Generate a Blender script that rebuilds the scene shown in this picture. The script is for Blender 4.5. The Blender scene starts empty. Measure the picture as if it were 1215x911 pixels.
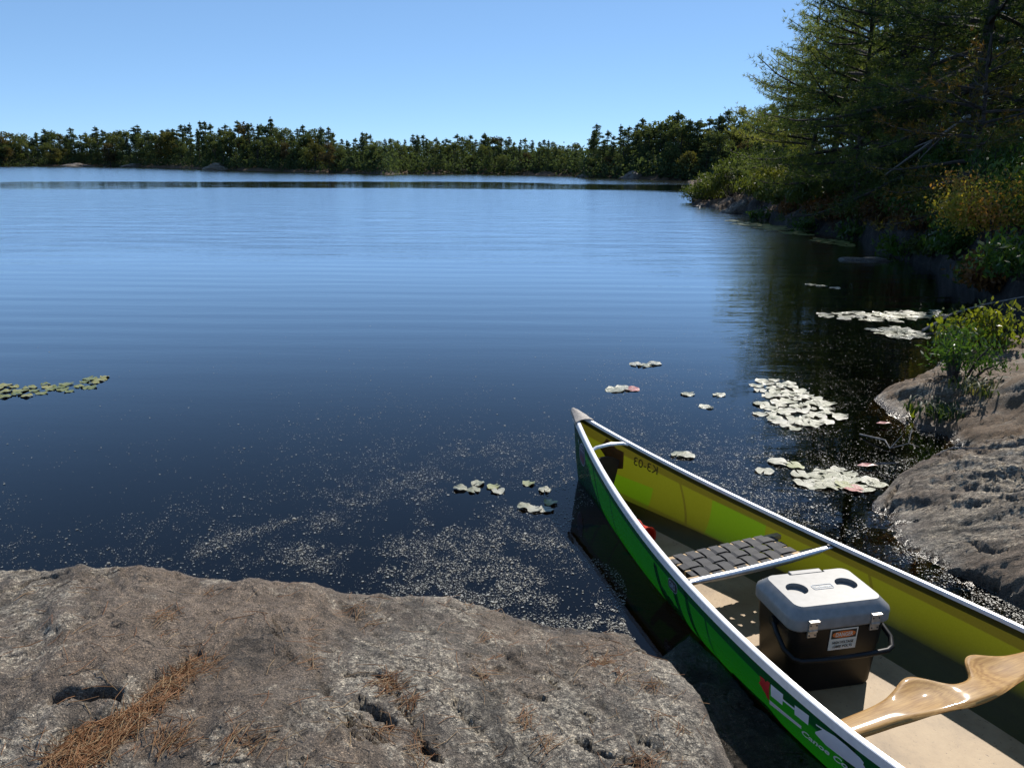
import bpy, bmesh, math, random
import numpy as np
from mathutils import Vector, Matrix

R = math.radians
rng = np.random.default_rng(7)
random.seed(7)
scene = bpy.context.scene
col = scene.collection

# ------------------------------------------------------------------ camera
H = 1.5554
F = 948.0; CX, CY = 607.5, 455.5
PITCH = math.atan((CY - 194.0) / F)
ROLL = math.atan(0.0085)
cp, sp = math.cos(PITCH), math.sin(PITCH)
fw = np.array([0, cp, -sp]); up0 = np.array([0, sp, cp]); rt0 = np.array([1.0, 0, 0])
rt = rt0 * math.cos(ROLL) + up0 * math.sin(ROLL)
up = -rt0 * math.sin(ROLL) + up0 * math.cos(ROLL)
cam_data = bpy.data.cameras.new('camera')
cam = bpy.data.objects.new('camera', cam_data); col.objects.link(cam)
cam_data.sensor_width = 36.0
cam_data.lens = 36.0 * F / 1215.0
cam_data.clip_start = 0.05; cam_data.clip_end = 6000
m = Matrix(((rt[0], up[0], -fw[0], 0), (rt[1], up[1], -fw[1], 0), (rt[2], up[2], -fw[2], H), (0, 0, 0, 1)))
cam.matrix_world = m
scene.camera = cam

# ------------------------------------------------------------------ sky, sun, exposure
SUN_EL, SUN_AZ = 42.0, 31.0
world = bpy.data.worlds.new('World'); scene.world = world; world.use_nodes = True
nt = world.node_tree
bg = nt.nodes['Background']
sky = nt.nodes.new('ShaderNodeTexSky'); sky.sky_type = 'NISHITA'
sky.sun_disc = False
sky.sun_elevation = R(SUN_EL); sky.sun_rotation = R(SUN_AZ)
sky.altitude = 2000; sky.air_density = 0.6; sky.dust_density = 0.0; sky.ozone_density = 4.0
gam = nt.nodes.new('ShaderNodeGamma'); gam.inputs[1].default_value = 0.54
tin = nt.nodes.new('ShaderNodeMix'); tin.data_type = 'RGBA'; tin.blend_type = 'MULTIPLY'; tin.inputs[0].default_value = 1.0; tin.inputs[7].default_value = (0.80, 1.09, 1.36, 1)
nt.links.new(sky.outputs[0], gam.inputs[0]); nt.links.new(gam.outputs[0], tin.inputs[6]); nt.links.new(tin.outputs[2], bg.inputs[0]); bg.inputs[1].default_value = 0.15
sl = bpy.data.lights.new('sun', 'SUN'); sl.energy = 3.6; sl.angle = R(0.53); sl.color = (1.0, 0.94, 0.85)
sun = bpy.data.objects.new('sun', sl); col.objects.link(sun)
sd = Vector((math.sin(R(SUN_AZ)) * math.cos(R(SUN_EL)), math.cos(R(SUN_AZ)) * math.cos(R(SUN_EL)), math.sin(R(SUN_EL))))
sun.rotation_euler = sd.to_track_quat('Z', 'Y').to_euler()
sun.location = (5, 8, 10)
vs = scene.view_settings
vs.view_transform = 'Standard'; vs.look = 'None'; vs.gamma = 1.0; vs.exposure = 0.75; vs.use_curve_mapping = False
cy = scene.cycles
cy.max_bounces = 10; cy.diffuse_bounces = 3; cy.glossy_bounces = 4; cy.transmission_bounces = 6; cy.transparent_max_bounces = 10
cy.caustics_reflective = False; cy.caustics_refractive = False
cy.sample_clamp_indirect = 6.0

# ------------------------------------------------------------------ helpers
def unproj(px, py, z=0.0):
    d = fw + (px - CX) / F * rt - (py - CY) / F * up
    t = (z - H) / d[2]
    return np.array([d[0] * t, d[1] * t, z])

def at_dist(px, py, dist):
    """point on the pixel's ray at a given horizontal distance"""
    d = fw + (px - CX) / F * rt - (py - CY) / F * up
    t = dist / math.hypot(d[0], d[1])
    return np.array([d[0] * t, d[1] * t, H + d[2] * t])

def tag(o, label=None, cat=None, group=None, kind=None):
    if label: o['label'] = label
    if cat: o['category'] = cat
    if group: o['group'] = group
    if kind: o['kind'] = kind
    return o

def empty(name, loc, rz=0.0):
    o = bpy.data.objects.new(name, None); col.objects.link(o)
    o.location = loc; o.rotation_euler = (0, 0, rz); o.empty_display_size = 0.1
    return o

def link(name, me, mats=(), parent=None, smooth=False):
    o = bpy.data.objects.new(name, me); col.objects.link(o)
    for mm in (mats if isinstance(mats, (list, tuple)) else [mats]):
        me.materials.append(mm)
    if parent: o.parent = parent
    if smooth:
        me.polygons.foreach_set('use_smooth', [True] * len(me.polygons))
    return o

def copy_tree(o, parent=None):
    c = o.copy(); col.objects.link(c)
    if parent: c.parent = parent
    for ch in list(o.children):
        copy_tree(ch, c)
    return c

def mesh_np(name, V, Fc, colors=None, mi=None):
    """V (n,3), Fc (m,k) -> mesh; colors per vertex (n,3) or None"""
    V = np.asarray(V, dtype=np.float32); Fc = np.asarray(Fc, dtype=np.int32)
    me = bpy.data.meshes.new(name)
    n, k = len(V), Fc.shape[1]; mcount = len(Fc)
    me.vertices.add(n); me.vertices.foreach_set('co', V.ravel())
    me.loops.add(mcount * k); me.loops.foreach_set('vertex_index', Fc.ravel())
    me.polygons.add(mcount)
    me.polygons.foreach_set('loop_start', np.arange(0, mcount * k, k, dtype=np.int32))
    me.polygons.foreach_set('loop_total', np.full(mcount, k, dtype=np.int32))
    if mi is not None: me.polygons.foreach_set('material_index', np.asarray(mi, dtype=np.int32))
    if colors is not None:
        a = me.attributes.new('tint', 'FLOAT_COLOR', 'POINT')
        c4 = np.ones((n, 4), dtype=np.float32); c4[:, :3] = colors
        a.data.foreach_set('color', c4.ravel())
    me.update(); me.validate()
    return me

class MB:
    """collects simple solids into one mesh"""
    def __init__(s): s.v = []; s.f = []; s.mi = []
    def add(s, vs_, fs, mi=0):
        b = len(s.v); s.v += [tuple(map(float, q)) for q in vs_]
        s.f += [tuple(b + i for i in f) for f in fs]; s.mi += [mi] * len(fs)
    def box(s, c, d, rz=0.0, mi=0):
        x, y, z = [q / 2 for q in d]; cr, sr = math.cos(rz), math.sin(rz)
        P = [(sx * x, sy * y, sz * z) for sz in (-1, 1) for sx, sy in ((-1, -1), (1, -1), (1, 1), (-1, 1))]
        P = [(c[0] + p[0] * cr - p[1] * sr, c[1] + p[0] * sr + p[1] * cr, c[2] + p[2]) for p in P]
        s.add(P, [(3, 2, 1, 0), (4, 5, 6, 7), (0, 1, 5, 4), (1, 2, 6, 5), (2, 3, 7, 6), (3, 0, 4, 7)], mi)
    def tube(s, pts, rad, n=8, mi=0, cap=True, flat=None):
        pts = [Vector(p) for p in pts]; rad = rad if isinstance(rad, (list, tuple)) else [rad] * len(pts)
        rings = []; prev = None
        for i, p in enumerate(pts):
            t = (pts[min(i + 1, len(pts) - 1)] - pts[max(i - 1, 0)]).normalized()
            a = Vector((0, 0, 1)) if abs(t.z) < 0.9 else Vector((1, 0, 0))
            if prev is not None: a = prev
            u = (a - t * a.dot(t)).normalized(); w = t.cross(u); prev = u
            fl = flat[i] if flat else 1.0
            rings.append([p + (u * math.cos(2 * math.pi * k / n) * fl + w * math.sin(2 * math.pi * k / n)) * rad[i] for k in range(n)])
        V = [q for r in rings for q in r]; Fs = []
        for i in range(len(rings) - 1):
            for k in range(n):
                a, b = i * n + k, i * n + (k + 1) % n
                Fs.append((a, a + n, b + n, b))
        if cap:
            Fs.append(tuple(range(n))); Fs.append(tuple((len(rings) - 1) * n + k for k in range(n - 1, -1, -1)))
        s.add(V, Fs, mi)
    def build(s, name, mats, parent=None, smooth=False, bevel=0.0):
        me = bpy.data.meshes.new(name); me.from_pydata(s.v, [], s.f)
        me.polygons.foreach_set('material_index', s.mi); 
        bm = bmesh.new(); bm.from_mesh(me)
        bmesh.ops.recalc_face_normals(bm, faces=bm.faces)
        if bevel: bmesh.ops.bevel(bm, geom=[e for e in bm.edges if e.calc_face_angle(0) > 0.5], offset=bevel, segments=2, affect='EDGES', profile=0.6)
        bm.to_mesh(me); bm.free(); me.update()
        o = link(name, me, mats, parent)
        if smooth:
            me.polygons.foreach_set('use_smooth', [True] * len(me.polygons))
            try: me.set_sharp_from_angle(angle=R(40))
            except Exception: pass
        return o

# --------------------------- value noise in numpy
def _hash(ix, iy, iz, seed):
    h = (ix.astype(np.int64) * 374761393 + iy.astype(np.int64) * 668265263 + iz.astype(np.int64) * 2147483647 + seed * 1274126177) & 0xffffffff
    h = ((h ^ (h >> 13)) * 1274126177) & 0xffffffff
    h = ((h ^ (h >> 16)) * 2246822519) & 0xffffffff
    return ((h ^ (h >> 15)) & 0xffffff) / float(0xffffff)
def vnoise2(x, y, seed=0):
    x = np.asarray(x, float); y = np.asarray(y, float)
    ix, iy = np.floor(x), np.floor(y); fx, fy = x - ix, y - iy
    fx = fx * fx * fx * (fx * (fx * 6 - 15) + 10); fy = fy * fy * fy * (fy * (fy * 6 - 15) + 10)
    z = np.zeros_like(ix)
    a = _hash(ix, iy, z, seed); b = _hash(ix + 1, iy, z, seed); c = _hash(ix, iy + 1, z, seed); d = _hash(ix + 1, iy + 1, z, seed)
    return (a * (1 - fx) + b * fx) * (1 - fy) + (c * (1 - fx) + d * fx) * fy - 0.5
def fbm2(x, y, octv=5, seed=0, gain=0.5):
    s = 0; a = 1.0; c_, s_ = math.cos(0.6), math.sin(0.6)
    for o in range(octv):
        s = s + a * vnoise2(x, y, seed + o * 17); a *= gain
        x, y = (x * c_ - y * s_) * 2.03 + 3.1, (x * s_ + y * c_) * 2.03 - 1.7
    return s

def poly_sd(X, Y, P):
    """signed distance (inside > 0) and nearest edge parameter-blended third coordinate"""
    P = np.asarray(P, float); n = len(P)
    best = np.full(X.shape, 1e9); inside = np.zeros(X.shape, bool); zz = np.zeros(X.shape)
    for i in range(n):
        a, b = P[i], P[(i + 1) % n]
        ex, ey = b[0] - a[0], b[1] - a[1]; L2 = ex * ex + ey * ey + 1e-12
        t = np.clip(((X - a[0]) * ex + (Y - a[1]) * ey) / L2, 0, 1)
        d = np.hypot(X - a[0] - ex * t, Y - a[1] - ey * t)
        mk = d < best; best = np.where(mk, d, best); zz = np.where(mk, a[2] + (b[2] - a[2]) * t, zz)
        c = ((a[1] > Y) != (b[1] > Y)) & (X < (b[0] - a[0]) * (Y - a[1]) / (b[1] - a[1] + 1e-12) + a[0])
        inside ^= c
    return np.where(inside, best, -best), zz
def idw(X, Y, P, pw=2.5):
    num = 0; den = 0
    for q in P:
        w = 1.0 / (((X - q[0]) ** 2 + (Y - q[1]) ** 2) ** (pw / 2) + 1e-3)
        num = num + w * q[2]; den = den + w
    return num / den
def dist_polyline(X, Y, P):
    best = np.full(X.shape, 1e9)
    for a, b in zip(P[:-1], P[1:]):
        ex, ey = b[0] - a[0], b[1] - a[1]; L2 = ex * ex + ey * ey + 1e-12
        t = np.clip(((X - a[0]) * ex + (Y - a[1]) * ey) / L2, 0, 1)
        best = np.minimum(best, np.hypot(X - a[0] - ex * t, Y - a[1] - ey * t))
    return best

# ------------------------------------------------------------------ materials
def newmat(name):
    mt = bpy.data.materials.new(name); mt.use_nodes = True
    nt = mt.node_tree; b = nt.nodes['Principled BSDF']
    return mt, nt, b
def N(nt, t, **kw):
    n = nt.nodes.new('ShaderNode' + t)
    for k, v in kw.items():
        if k in ('ins',):
            for a, q in v.items(): n.inputs[a].default_value = q
        else: setattr(n, k, v)
    return n
def L(nt, a, b): nt.links.new(a, b)
def ramp(nt, fac, stops):
    r = N(nt, 'ValToRGB'); e = r.color_ramp.elements
    while len(e) > 1: e.remove(e[-1])
    e[0].position = stops[0][0]; e[0].color = (*stops[0][1], 1)
    for p, c in stops[1:]:
        q = e.new(p); q.color = (*c, 1)
    if fac is not None: L(nt, fac, r.inputs[0])
    return r
def mixc(nt, fac, a, b, mode='MIX'):
    n = N(nt, 'Mix', data_type='RGBA', blend_type=mode)
    for s_, q in ((n.inputs[0], fac), (n.inputs[6], a), (n.inputs[7], b)):
        if hasattr(q, 'links'): L(nt, q, s_)
        else: s_.default_value = q if not isinstance(q, tuple) else (*q, 1)
    return n.outputs[2]
def mth(nt, op, a, b=None, c=None, clamp=False):
    n = N(nt, 'Math', operation=op, use_clamp=clamp)
    for s_, q in zip(n.inputs, (a, b, c)):
        if q is None: continue
        if hasattr(q, 'links'): L(nt, q, s_)
        else: s_.default_value = q
    return n.outputs[0]

def simple(name, c, rough=0.5, metal=0.0, noise=0.12, scale=30, spec=0.5, bump=0.0, coat=0.0):
    mt, nt, b = newmat(name)
    tc = N(nt, 'TexCoord'); no = N(nt, 'TexNoise', ins={'Scale': scale, 'Detail': 5.0})
    L(nt, tc.outputs['Object'], no.inputs['Vector'])
    c2 = tuple(max(0, q * (1 - noise * 1.6)) for q in c); c3 = tuple(min(1, q * (1 + noise)) for q in c)
    r = ramp(nt, no.outputs[0], [(0.3, c2), (0.7, c3)])
    L(nt, r.outputs[0], b.inputs['Base Color'])
    b.inputs['Roughness'].default_value = rough; b.inputs['Metallic'].default_value = metal
    b.inputs['Specular IOR Level'].default_value = spec
    b.inputs['Coat Weight'].default_value = coat
    if bump:
        bp = N(nt, 'Bump', ins={'Strength': bump, 'Distance': 0.002}); L(nt, no.outputs[0], bp.inputs['Height']); L(nt, bp.outputs[0], b.inputs['Normal'])
    return mt

def foliage(name, stops, trans=0.35, rough=0.55, spec=0.3):
    """leaf material driven by a per-leaf 'tint' attribute and per-object random"""
    mt, nt, b = newmat(name)
    at = N(nt, 'Attribute', attribute_name='tint')
    sep = N(nt, 'SeparateColor'); L(nt, at.outputs['Color'], sep.inputs[0])
    oi = N(nt, 'ObjectInfo')
    f = mth(nt, 'MULTIPLY_ADD', oi.outputs['Random'], 0.45, mth(nt, 'MULTIPLY', sep.outputs[0], 0.55))
    r = ramp(nt, f, stops)
    L(nt, r.outputs[0], b.inputs['Base Color']); b.inputs['Roughness'].default_value = rough
    b.inputs['Specular IOR Level'].default_value = spec
    tr = N(nt, 'BsdfTranslucent')
    br = mixc(nt, 1.0, r.outputs[0], (1.5, 1.45, 0.7), 'MULTIPLY'); L(nt, br, tr.inputs[0])
    mx = N(nt, 'MixShader', ins={0: trans}); L(nt, b.outputs[0], mx.inputs[1]); L(nt, tr.outputs[0], mx.inputs[2])
    L(nt, mx.outputs[0], nt.nodes['Material Output'].inputs[0])
    return mt

def rock_mat(name, tint=(1, 1, 1), aniso=None, litter=0.0, dark=1.0, bump=1.0):
    mt, nt, b = newmat(name)
    tc = N(nt, 'TexCoord'); P = tc.outputs['Object']
    if aniso is not None:
        mpa = N(nt, 'Mapping'); mpa.inputs['Rotation'].default_value = (0, 0, R(-aniso)); mpa.inputs['Scale'].default_value = (0.45, 1.9, 1.6); L(nt, P, mpa.inputs[0]); P = mpa.outputs[0]
    def nz(scale, det=8.0, rough=0.6, dist=0.0, mp=None):
        n = N(nt, 'TexNoise', ins={'Scale': scale, 'Detail': det, 'Roughness': rough, 'Distortion': dist})
        L(nt, mp if mp else P, n.inputs['Vector']); return n.outputs[0]
    # foliation direction: stretched coordinates
    mpn = N(nt, 'Mapping'); mpn.inputs['Rotation'].default_value = (0, 0, R(-32)); mpn.inputs['Scale'].default_value = (3.2, 0.8, 1.6); L(nt, P, mpn.inputs[0])
    str_ = nz(5.0, 10, 0.68, 0.6, mpn.outputs[0])
    big = nz(1.3, 4, 0.55); mid = nz(9.0, 10, 0.7, 0.4); fine = nz(70, 6, 0.75); grit = nz(260, 3, 0.7)
    base = ramp(nt, str_, [(0.28, (0.060, 0.054, 0.048)), (0.44, (0.125, 0.113, 0.10)), (0.56, (0.185, 0.165, 0.145)), (0.75, (0.27, 0.245, 0.215))]).outputs[0]
    # brown / pink zones
    bz = ramp(nt, big, [(0.42, (0, 0, 0)), (0.60, (1, 1, 1))]).outputs[0]
    base = mixc(nt, mth(nt, 'MULTIPLY', bz, 0.5), base, mixc(nt, str_, (0.11, 0.075, 0.05), (0.34, 0.25, 0.18)))
    # lichen: pale grey patches
    li = ramp(nt, mth(nt, 'MULTIPLY_ADD', big, -0.9, mth(nt, 'ADD', mid, 0.42)), [(0.44, (0, 0, 0)), (0.56, (1, 1, 1))]).outputs[0]
    lf = mth(nt, 'MULTIPLY', li, ramp(nt, fine, [(0.42, (0, 0, 0)), (0.6, (1, 1, 1))]).outputs[0])
    base = mixc(nt, mth(nt, 'MULTIPLY', lf, 0.9), base, (0.50, 0.47, 0.405))
    # dark crust lichen
    dk = ramp(nt, nz(3.1, 10, 0.75, 0.8), [(0.52, (0, 0, 0)), (0.63, (1, 1, 1))]).outputs[0]
    base = mixc(nt, mth(nt, 'MULTIPLY', dk, 0.68), base, (0.045, 0.041, 0.036))
    gr = ramp(nt, fine, [(0.30, (0.30, 0.30, 0.30)), (0.44, (0.85, 0.85, 0.85)), (0.55, (1.1, 1.1, 1.1)), (0.72, (1.9, 1.86, 1.75))]).outputs[0]
    base = mixc(nt, 0.9, base, gr, 'MULTIPLY')
    gg = ramp(nt, grit, [(0.3, (0.4, 0.4, 0.4)), (0.52, (1, 1, 1)), (0.70, (2.0, 1.95, 1.85))]).outputs[0]
    base = mixc(nt, 0.8, base, gg, 'MULTIPLY')
    if litter:
        lt = ramp(nt, nz(4.0, 8, 0.7, 0.5), [(0.5 - litter * 0.2, (0, 0, 0)), (0.62 - litter * 0.2, (1, 1, 1))]).outputs[0]
        base = mixc(nt, lt, base, mixc(nt, fine, (0.075, 0.05, 0.03), (0.25, 0.17, 0.10)))
    base = mixc(nt, 1.0, base, tuple(q * dark for q in tint), 'MULTIPLY')
    # hairline cracks and crystal speckle
    vd = N(nt, 'TexNoise', ins={'Scale': 3.0, 'Detail': 5.0, 'Roughness': 0.6}); L(nt, P, vd.inputs[0])
    vp = N(nt, 'Mix', data_type='RGBA', ins={0: 0.22}); L(nt, P, vp.inputs[6]); L(nt, vd.outputs['Color'], vp.inputs[7])
    vo = N(nt, 'TexVoronoi', feature='DISTANCE_TO_EDGE', ins={'Scale': 3.4}); L(nt, vp.outputs[2], vo.inputs['Vector'])
    ck_ = ramp(nt, mth(nt, 'ADD', vo.outputs['Distance'], mth(nt, 'MULTIPLY', mth(nt, 'SUBTRACT', 0.56, mid), 0.22, clamp=True)), [(0.0, (1, 1, 1)), (0.014, (0, 0, 0))]).outputs[0]
    base = mixc(nt, mth(nt, 'MULTIPLY', ck_, 0.8), base, (0.02, 0.018, 0.015))
    vc = N(nt, 'TexVoronoi', ins={'Scale': 330.0}); L(nt, P, vc.inputs['Vector']); vs_ = N(nt, 'SeparateColor'); L(nt, vc.outputs['Color'], vs_.inputs[0])
    base = mixc(nt, 0.75, base, ramp(nt, vs_.outputs[0], [(0.0, (0.35, 0.34, 0.33)), (0.35, (0.85, 0.85, 0.85)), (0.8, (1.15, 1.13, 1.1)), (0.94, (1.9, 1.8, 1.7)), (1.0, (2.4, 2.3, 2.2))]).outputs[0], 'MULTIPLY')
    L(nt, base, b.inputs['Base Color'])
    # wet band just above the water (a real tide mark: darker, glossier stone)
    ge = N(nt, 'NewGeometry'); sx = N(nt, 'SeparateXYZ'); L(nt, ge.outputs['Position'], sx.inputs[0])
    wet = N(nt, 'MapRange', ins={1: 0.012, 2: 0.05, 3: 1.0, 4: 0.0}); L(nt, mth(nt, 'MULTIPLY_ADD', mid, 0.04, mth(nt, 'SUBTRACT', sx.outputs[2], 0.02)), wet.inputs[0])
    wc = mixc(nt, wet.outputs[0], base, mixc(nt, 1.0, base, (0.45, 0.42, 0.40), 'MULTIPLY')); L(nt, wc, b.inputs['Base Color'])
    rg = N(nt, 'MapRange', ins={1: 0.0, 2: 1.0, 3: 0.78, 4: 0.22}); L(nt, wet.outputs[0], rg.inputs[0]); L(nt, rg.outputs[0], b.inputs['Roughness'])
    b.inputs['Specular IOR Level'].default_value = 0.4
    hsum = mth(nt, 'ADD', mth(nt, 'MULTIPLY', str_, 0.026), mth(nt, 'ADD', mth(nt, 'MULTIPLY', mid, 0.020), mth(nt, 'ADD', mth(nt, 'MULTIPLY', fine, 0.015), mth(nt, 'MULTIPLY_ADD', grit, 0.006, mth(nt, 'MULTIPLY', ck_, -0.012)))))
    bp = N(nt, 'Bump', ins={'Strength': 1.0, 'Distance': bump}); L(nt, hsum, bp.inputs['Height']); L(nt, bp.outputs[0], b.inputs['Normal'])
    return mt

M = {}
M['rock'] = rock_mat('granite', tint=(0.93, 0.895, 0.84))
M['rock_brown'] = rock_mat('granite_brown', tint=(0.80, 0.745, 0.67), aniso=-14, bump=0.6)
M['rock_litter'] = rock_mat('granite_with_litter', tint=(0.74, 0.67, 0.58), litter=0.45, aniso=-20, bump=0.55)
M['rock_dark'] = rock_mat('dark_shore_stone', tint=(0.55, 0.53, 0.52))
M['rock_wet_shaded'] = rock_mat('wet_stone_with_shade', tint=(0.30, 0.285, 0.27))  # wet stone, with the canoe's shadow also darkened into its tint
M['bark'] = simple('pine_bark', (0.055, 0.042, 0.034), 0.9, noise=0.5, scale=14, bump=0.8)
M['bark_grey'] = simple('dead_wood', (0.20, 0.18, 0.16), 0.85, noise=0.35, scale=40)
M['needle'] = foliage('pine_needles', [(0.0, (0.034, 0.058, 0.022)), (0.35, (0.072, 0.106, 0.034)), (0.75, (0.135, 0.17, 0.048)), (1.0, (0.20, 0.21, 0.065))], 0.56)
M['needle_yellow'] = foliage('yellowing_needles', [(0.0, (0.06, 0.07, 0.015)), (0.5, (0.11, 0.105, 0.02)), (1.0, (0.17, 0.085, 0.02))], 0.4)
M['far_pine'] = foliage('far_conifer', [(0.0, (0.032, 0.052, 0.030)), (0.5, (0.066, 0.094, 0.045)), (1.0, (0.118, 0.14, 0.06))], 0.38, .85, .1)
M['far_leaf'] = foliage('far_broadleaf', [(0.0, (0.040, 0.060, 0.028)), (0.5, (0.078, 0.10, 0.038)), (1.0, (0.13, 0.14, 0.05))], 0.38, .85, .1)
M['far_yellow'] = foliage('far_yellowing', [(0.0, (0.05, 0.058, 0.022)), (0.5, (0.095, 0.095, 0.03)), (1.0, (0.14, 0.125, 0.038))], 0.3, .85, .1)
M['far_rust'] = foliage('far_rusty', [(0.0, (0.045, 0.042, 0.022)), (0.5, (0.08, 0.066, 0.032)), (1.0, (0.125, 0.092, 0.042))], 0.3, .85, .1)
M['leaf_green'] = foliage('green_leaf', [(0.0, (0.02, 0.05, 0.012)), (0.5, (0.05, 0.10, 0.018)), (1.0, (0.11, 0.15, 0.025))], 0.45, 0.4)
M['leaf_lime'] = foliage('lime_leaf', [(0.0, (0.07, 0.10, 0.012)), (0.5, (0.14, 0.17, 0.02)), (1.0, (0.25, 0.23, 0.03))], 0.45, 0.4)
M['leaf_rust'] = foliage('rusty_leaf', [(0.0, (0.05, 0.035, 0.018)), (0.5, (0.13, 0.06, 0.02)), (1.0, (0.26, 0.12, 0.03))], 0.4)
M['leaf_autumn'] = foliage('autumn_leaf', [(0.0, (0.18, 0.19, 0.03)), (0.26, (0.36, 0.28, 0.04)), (0.44, (0.38, 0.18, 0.045)), (0.75, (0.34, 0.09, 0.035)), (1.0, (0.30, 0.07, 0.03))], 0.45)
M['juniper'] = foliage('olive_leaf', [(0.0, (0.03, 0.05, 0.012)), (0.5, (0.075, 0.10, 0.022)), (1.0, (0.14, 0.15, 0.03))], 0.4)
M['grass_dark'] = foliage('dark_blade', [(0.0, (0.02, 0.04, 0.012)), (0.6, (0.045, 0.07, 0.02)), (1.0, (0.16, 0.14, 0.06))], 0.35)
M['litter'] = foliage('fallen_needles', [(0.0, (0.12, 0.05, 0.02)), (0.5, (0.25, 0.105, 0.04)), (0.85, (0.32, 0.18, 0.085)), (1.0, (0.42, 0.31, 0.17))], 0.15)

# ------------------------------------------------------------------ canoe geometry functions (local: x to the bow, y to port)
CXY = np.array([1.2505, 1.8424]); TH = 2.0003
CL, CW, ZM, ZB, PE, SLP, ZK = 2.2438, 0.43, 0.1965, 0.338, 1.6015, -0.068, -0.075
def c_w(x): s = min(abs(x) / CL, 1.0); return CW * (1 - s ** PE)
def c_g(x): s = min(abs(x) / CL, 1.0); return ZM + (ZB - ZM) * s ** 3 + SLP * (x / CL) * (1 - s)
def c_k(x):
    s = abs(x) / CL
    t = max(0.0, (s - 0.945) / 0.055)
    return ZK + 0.012 * s ** 4 + (c_g(x) - ZK - 0.02) * min(1, t) ** 2.2
def c_n(x): s = abs(x) / CL; return 3.4 - 2.0 * max(0, (s - 0.5) / 0.5) ** 1.5
def c_y(x, z):
    g, k = c_g(x), c_k(x); q = max(0.0, min(1.0, (g - z) / (g - k)))
    return c_w(x) * max(1e-9, 1 - q ** c_n(x)) ** (1 / c_n(x))
cth, sth = math.cos(TH), math.sin(TH)
def c2w(x, y, z=0.0): return (CXY[0] + cth * x - sth * y, CXY[1] + sth * x + cth * y, z)
def w2c(p): q = np.array(p[:2]) - CXY; return (q[0] * cth + q[1] * sth, -q[0] * sth + q[1] * cth)

# ------------------------------------------------------------------ terrain: one polar sheet (lake bed, banks, far hills)
SHORE = [(-900, 196), (-300, 196.3), (-60, 197), (0, 197), (100, 197.5), (200, 199.5), (260, 202), (320, 203.5), (430, 206), (462, 207.5), (475, 206.5), (560, 206.5), (640, 208), (688, 209.3),
         (694, 211), (750, 212.5), (800, 214), (815, 214.5), (820, 243), (870, 252), (933, 268), (1012, 283), (1053, 300), (1107, 318), (1150, 345), (1215, 385), (1300, 420), (1600, 520)]
saz, srr = [], []
for px, py in SHORE:
    p = unproj(px, py, 0.0); saz.append(math.degrees(math.atan2(p[0], p[1]))); srr.append(math.hypot(p[0], p[1]))
saz = np.array(saz); srr = np.array(srr)
def px_az(px): p = unproj(px, 230, 0.0); return math.degrees(math.atan2(p[0], p[1]))
TIP0, TIP1 = px_az(822), px_az(900)
def shore_r(az):
    az = np.asarray(az, float)
    r = np.interp(az, saz, srr)
    r = np.where(az > saz[-1], srr[-1], r)
    r = np.where(az < -60, np.interp(-60, saz, srr), r)
    return r
def terrain_z(x, y):
    x = np.asarray(x, float); y = np.asarray(y, float)
    r = np.hypot(x, y); az = np.degrees(np.arctan2(x, y))
    sr = shore_r(az)
    sr = sr + vnoise2(az * 0.9, r * 0.0 + 3.3, 5) * 0.035 * sr
    d = r - sr
    near = sr < 60
    ledge = np.where(near, np.interp(sr, [4, 12, 20, 34], [0.5, 0.75, 0.45, 0.2]), 0.5)
    bank_w = np.where(near, 0.55, 2.5)
    land = ledge * (1 - np.exp(-np.maximum(d, 0) / bank_w)) * 1.1 + np.where(near, 0.05 * np.maximum(d, 0) ** 0.9, 0.03 * np.maximum(d, 0))
    land = np.minimum(land, np.where(near, 1.6, 2.2)) + np.minimum(np.maximum(d, 0), 3) * 0.05 * fbm2(x * 1.1, y * 1.1, 5, 9) * np.where(near, 1.6, 1.0)
    land = land * np.clip((az - TIP0) / (TIP1 - TIP0), 0.04, 1) ** np.where(az > TIP0 - 0.7, 1.0, 0.0)
    rough = np.where(near, 0.30, 0.4) * fbm2(x * 1.7, y * 1.7, 7, 3, 0.6) * np.clip((d + 0.3) / 0.6, 0, 1)
    bed = -0.05 - 0.35 * np.maximum(-d, 0) ** 0.6
    # shallow shelf around the standing rock and along the right shore
    bed = np.maximum(bed, -0.22 - 0.22 * np.maximum(r - 2.0, 0))
    bed = np.maximum(bed, -2.6) - 0.02
    w = np.clip(d / 0.12 + 0.5, 0, 1)
    z = bed * (1 - w) + (land + rough) * w
    behind = (np.abs(az) > 62)
    z = np.where(behind, np.where(az > 62, np.minimum(z, 0.6), z), z)
    return z
azs = np.concatenate([np.arange(-180, -64, 3.0), np.arange(-64, 10, 0.35), np.arange(10, 40, 0.12), np.arange(40, 66, 0.3), np.arange(66, 180, 3.0)])
rs = np.concatenate([np.arange(0.2, 3, 0.2), np.arange(3, 40, 0.14), np.geomspace(40, 260, 130), np.geomspace(265, 3000, 26)])
A, RR = np.meshgrid(np.radians(azs), rs, indexing='ij')
TX, TY = np.sin(A) * RR, np.cos(A) * RR
TZ = terrain_z(TX, TY)
na, nr = A.shape
idx = np.arange(na * nr).reshape(na, nr)
i2 = np.vstack([idx, idx[:1]])
Fq = np.stack([i2[:-1, :-1], i2[:-1, 1:], i2[1:, 1:], i2[1:, :-1]], -1).reshape(-1, 4)[:, ::-1]
me = mesh_np('terrain', np.stack([TX, TY, TZ], -1).reshape(-1, 3), Fq)
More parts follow.
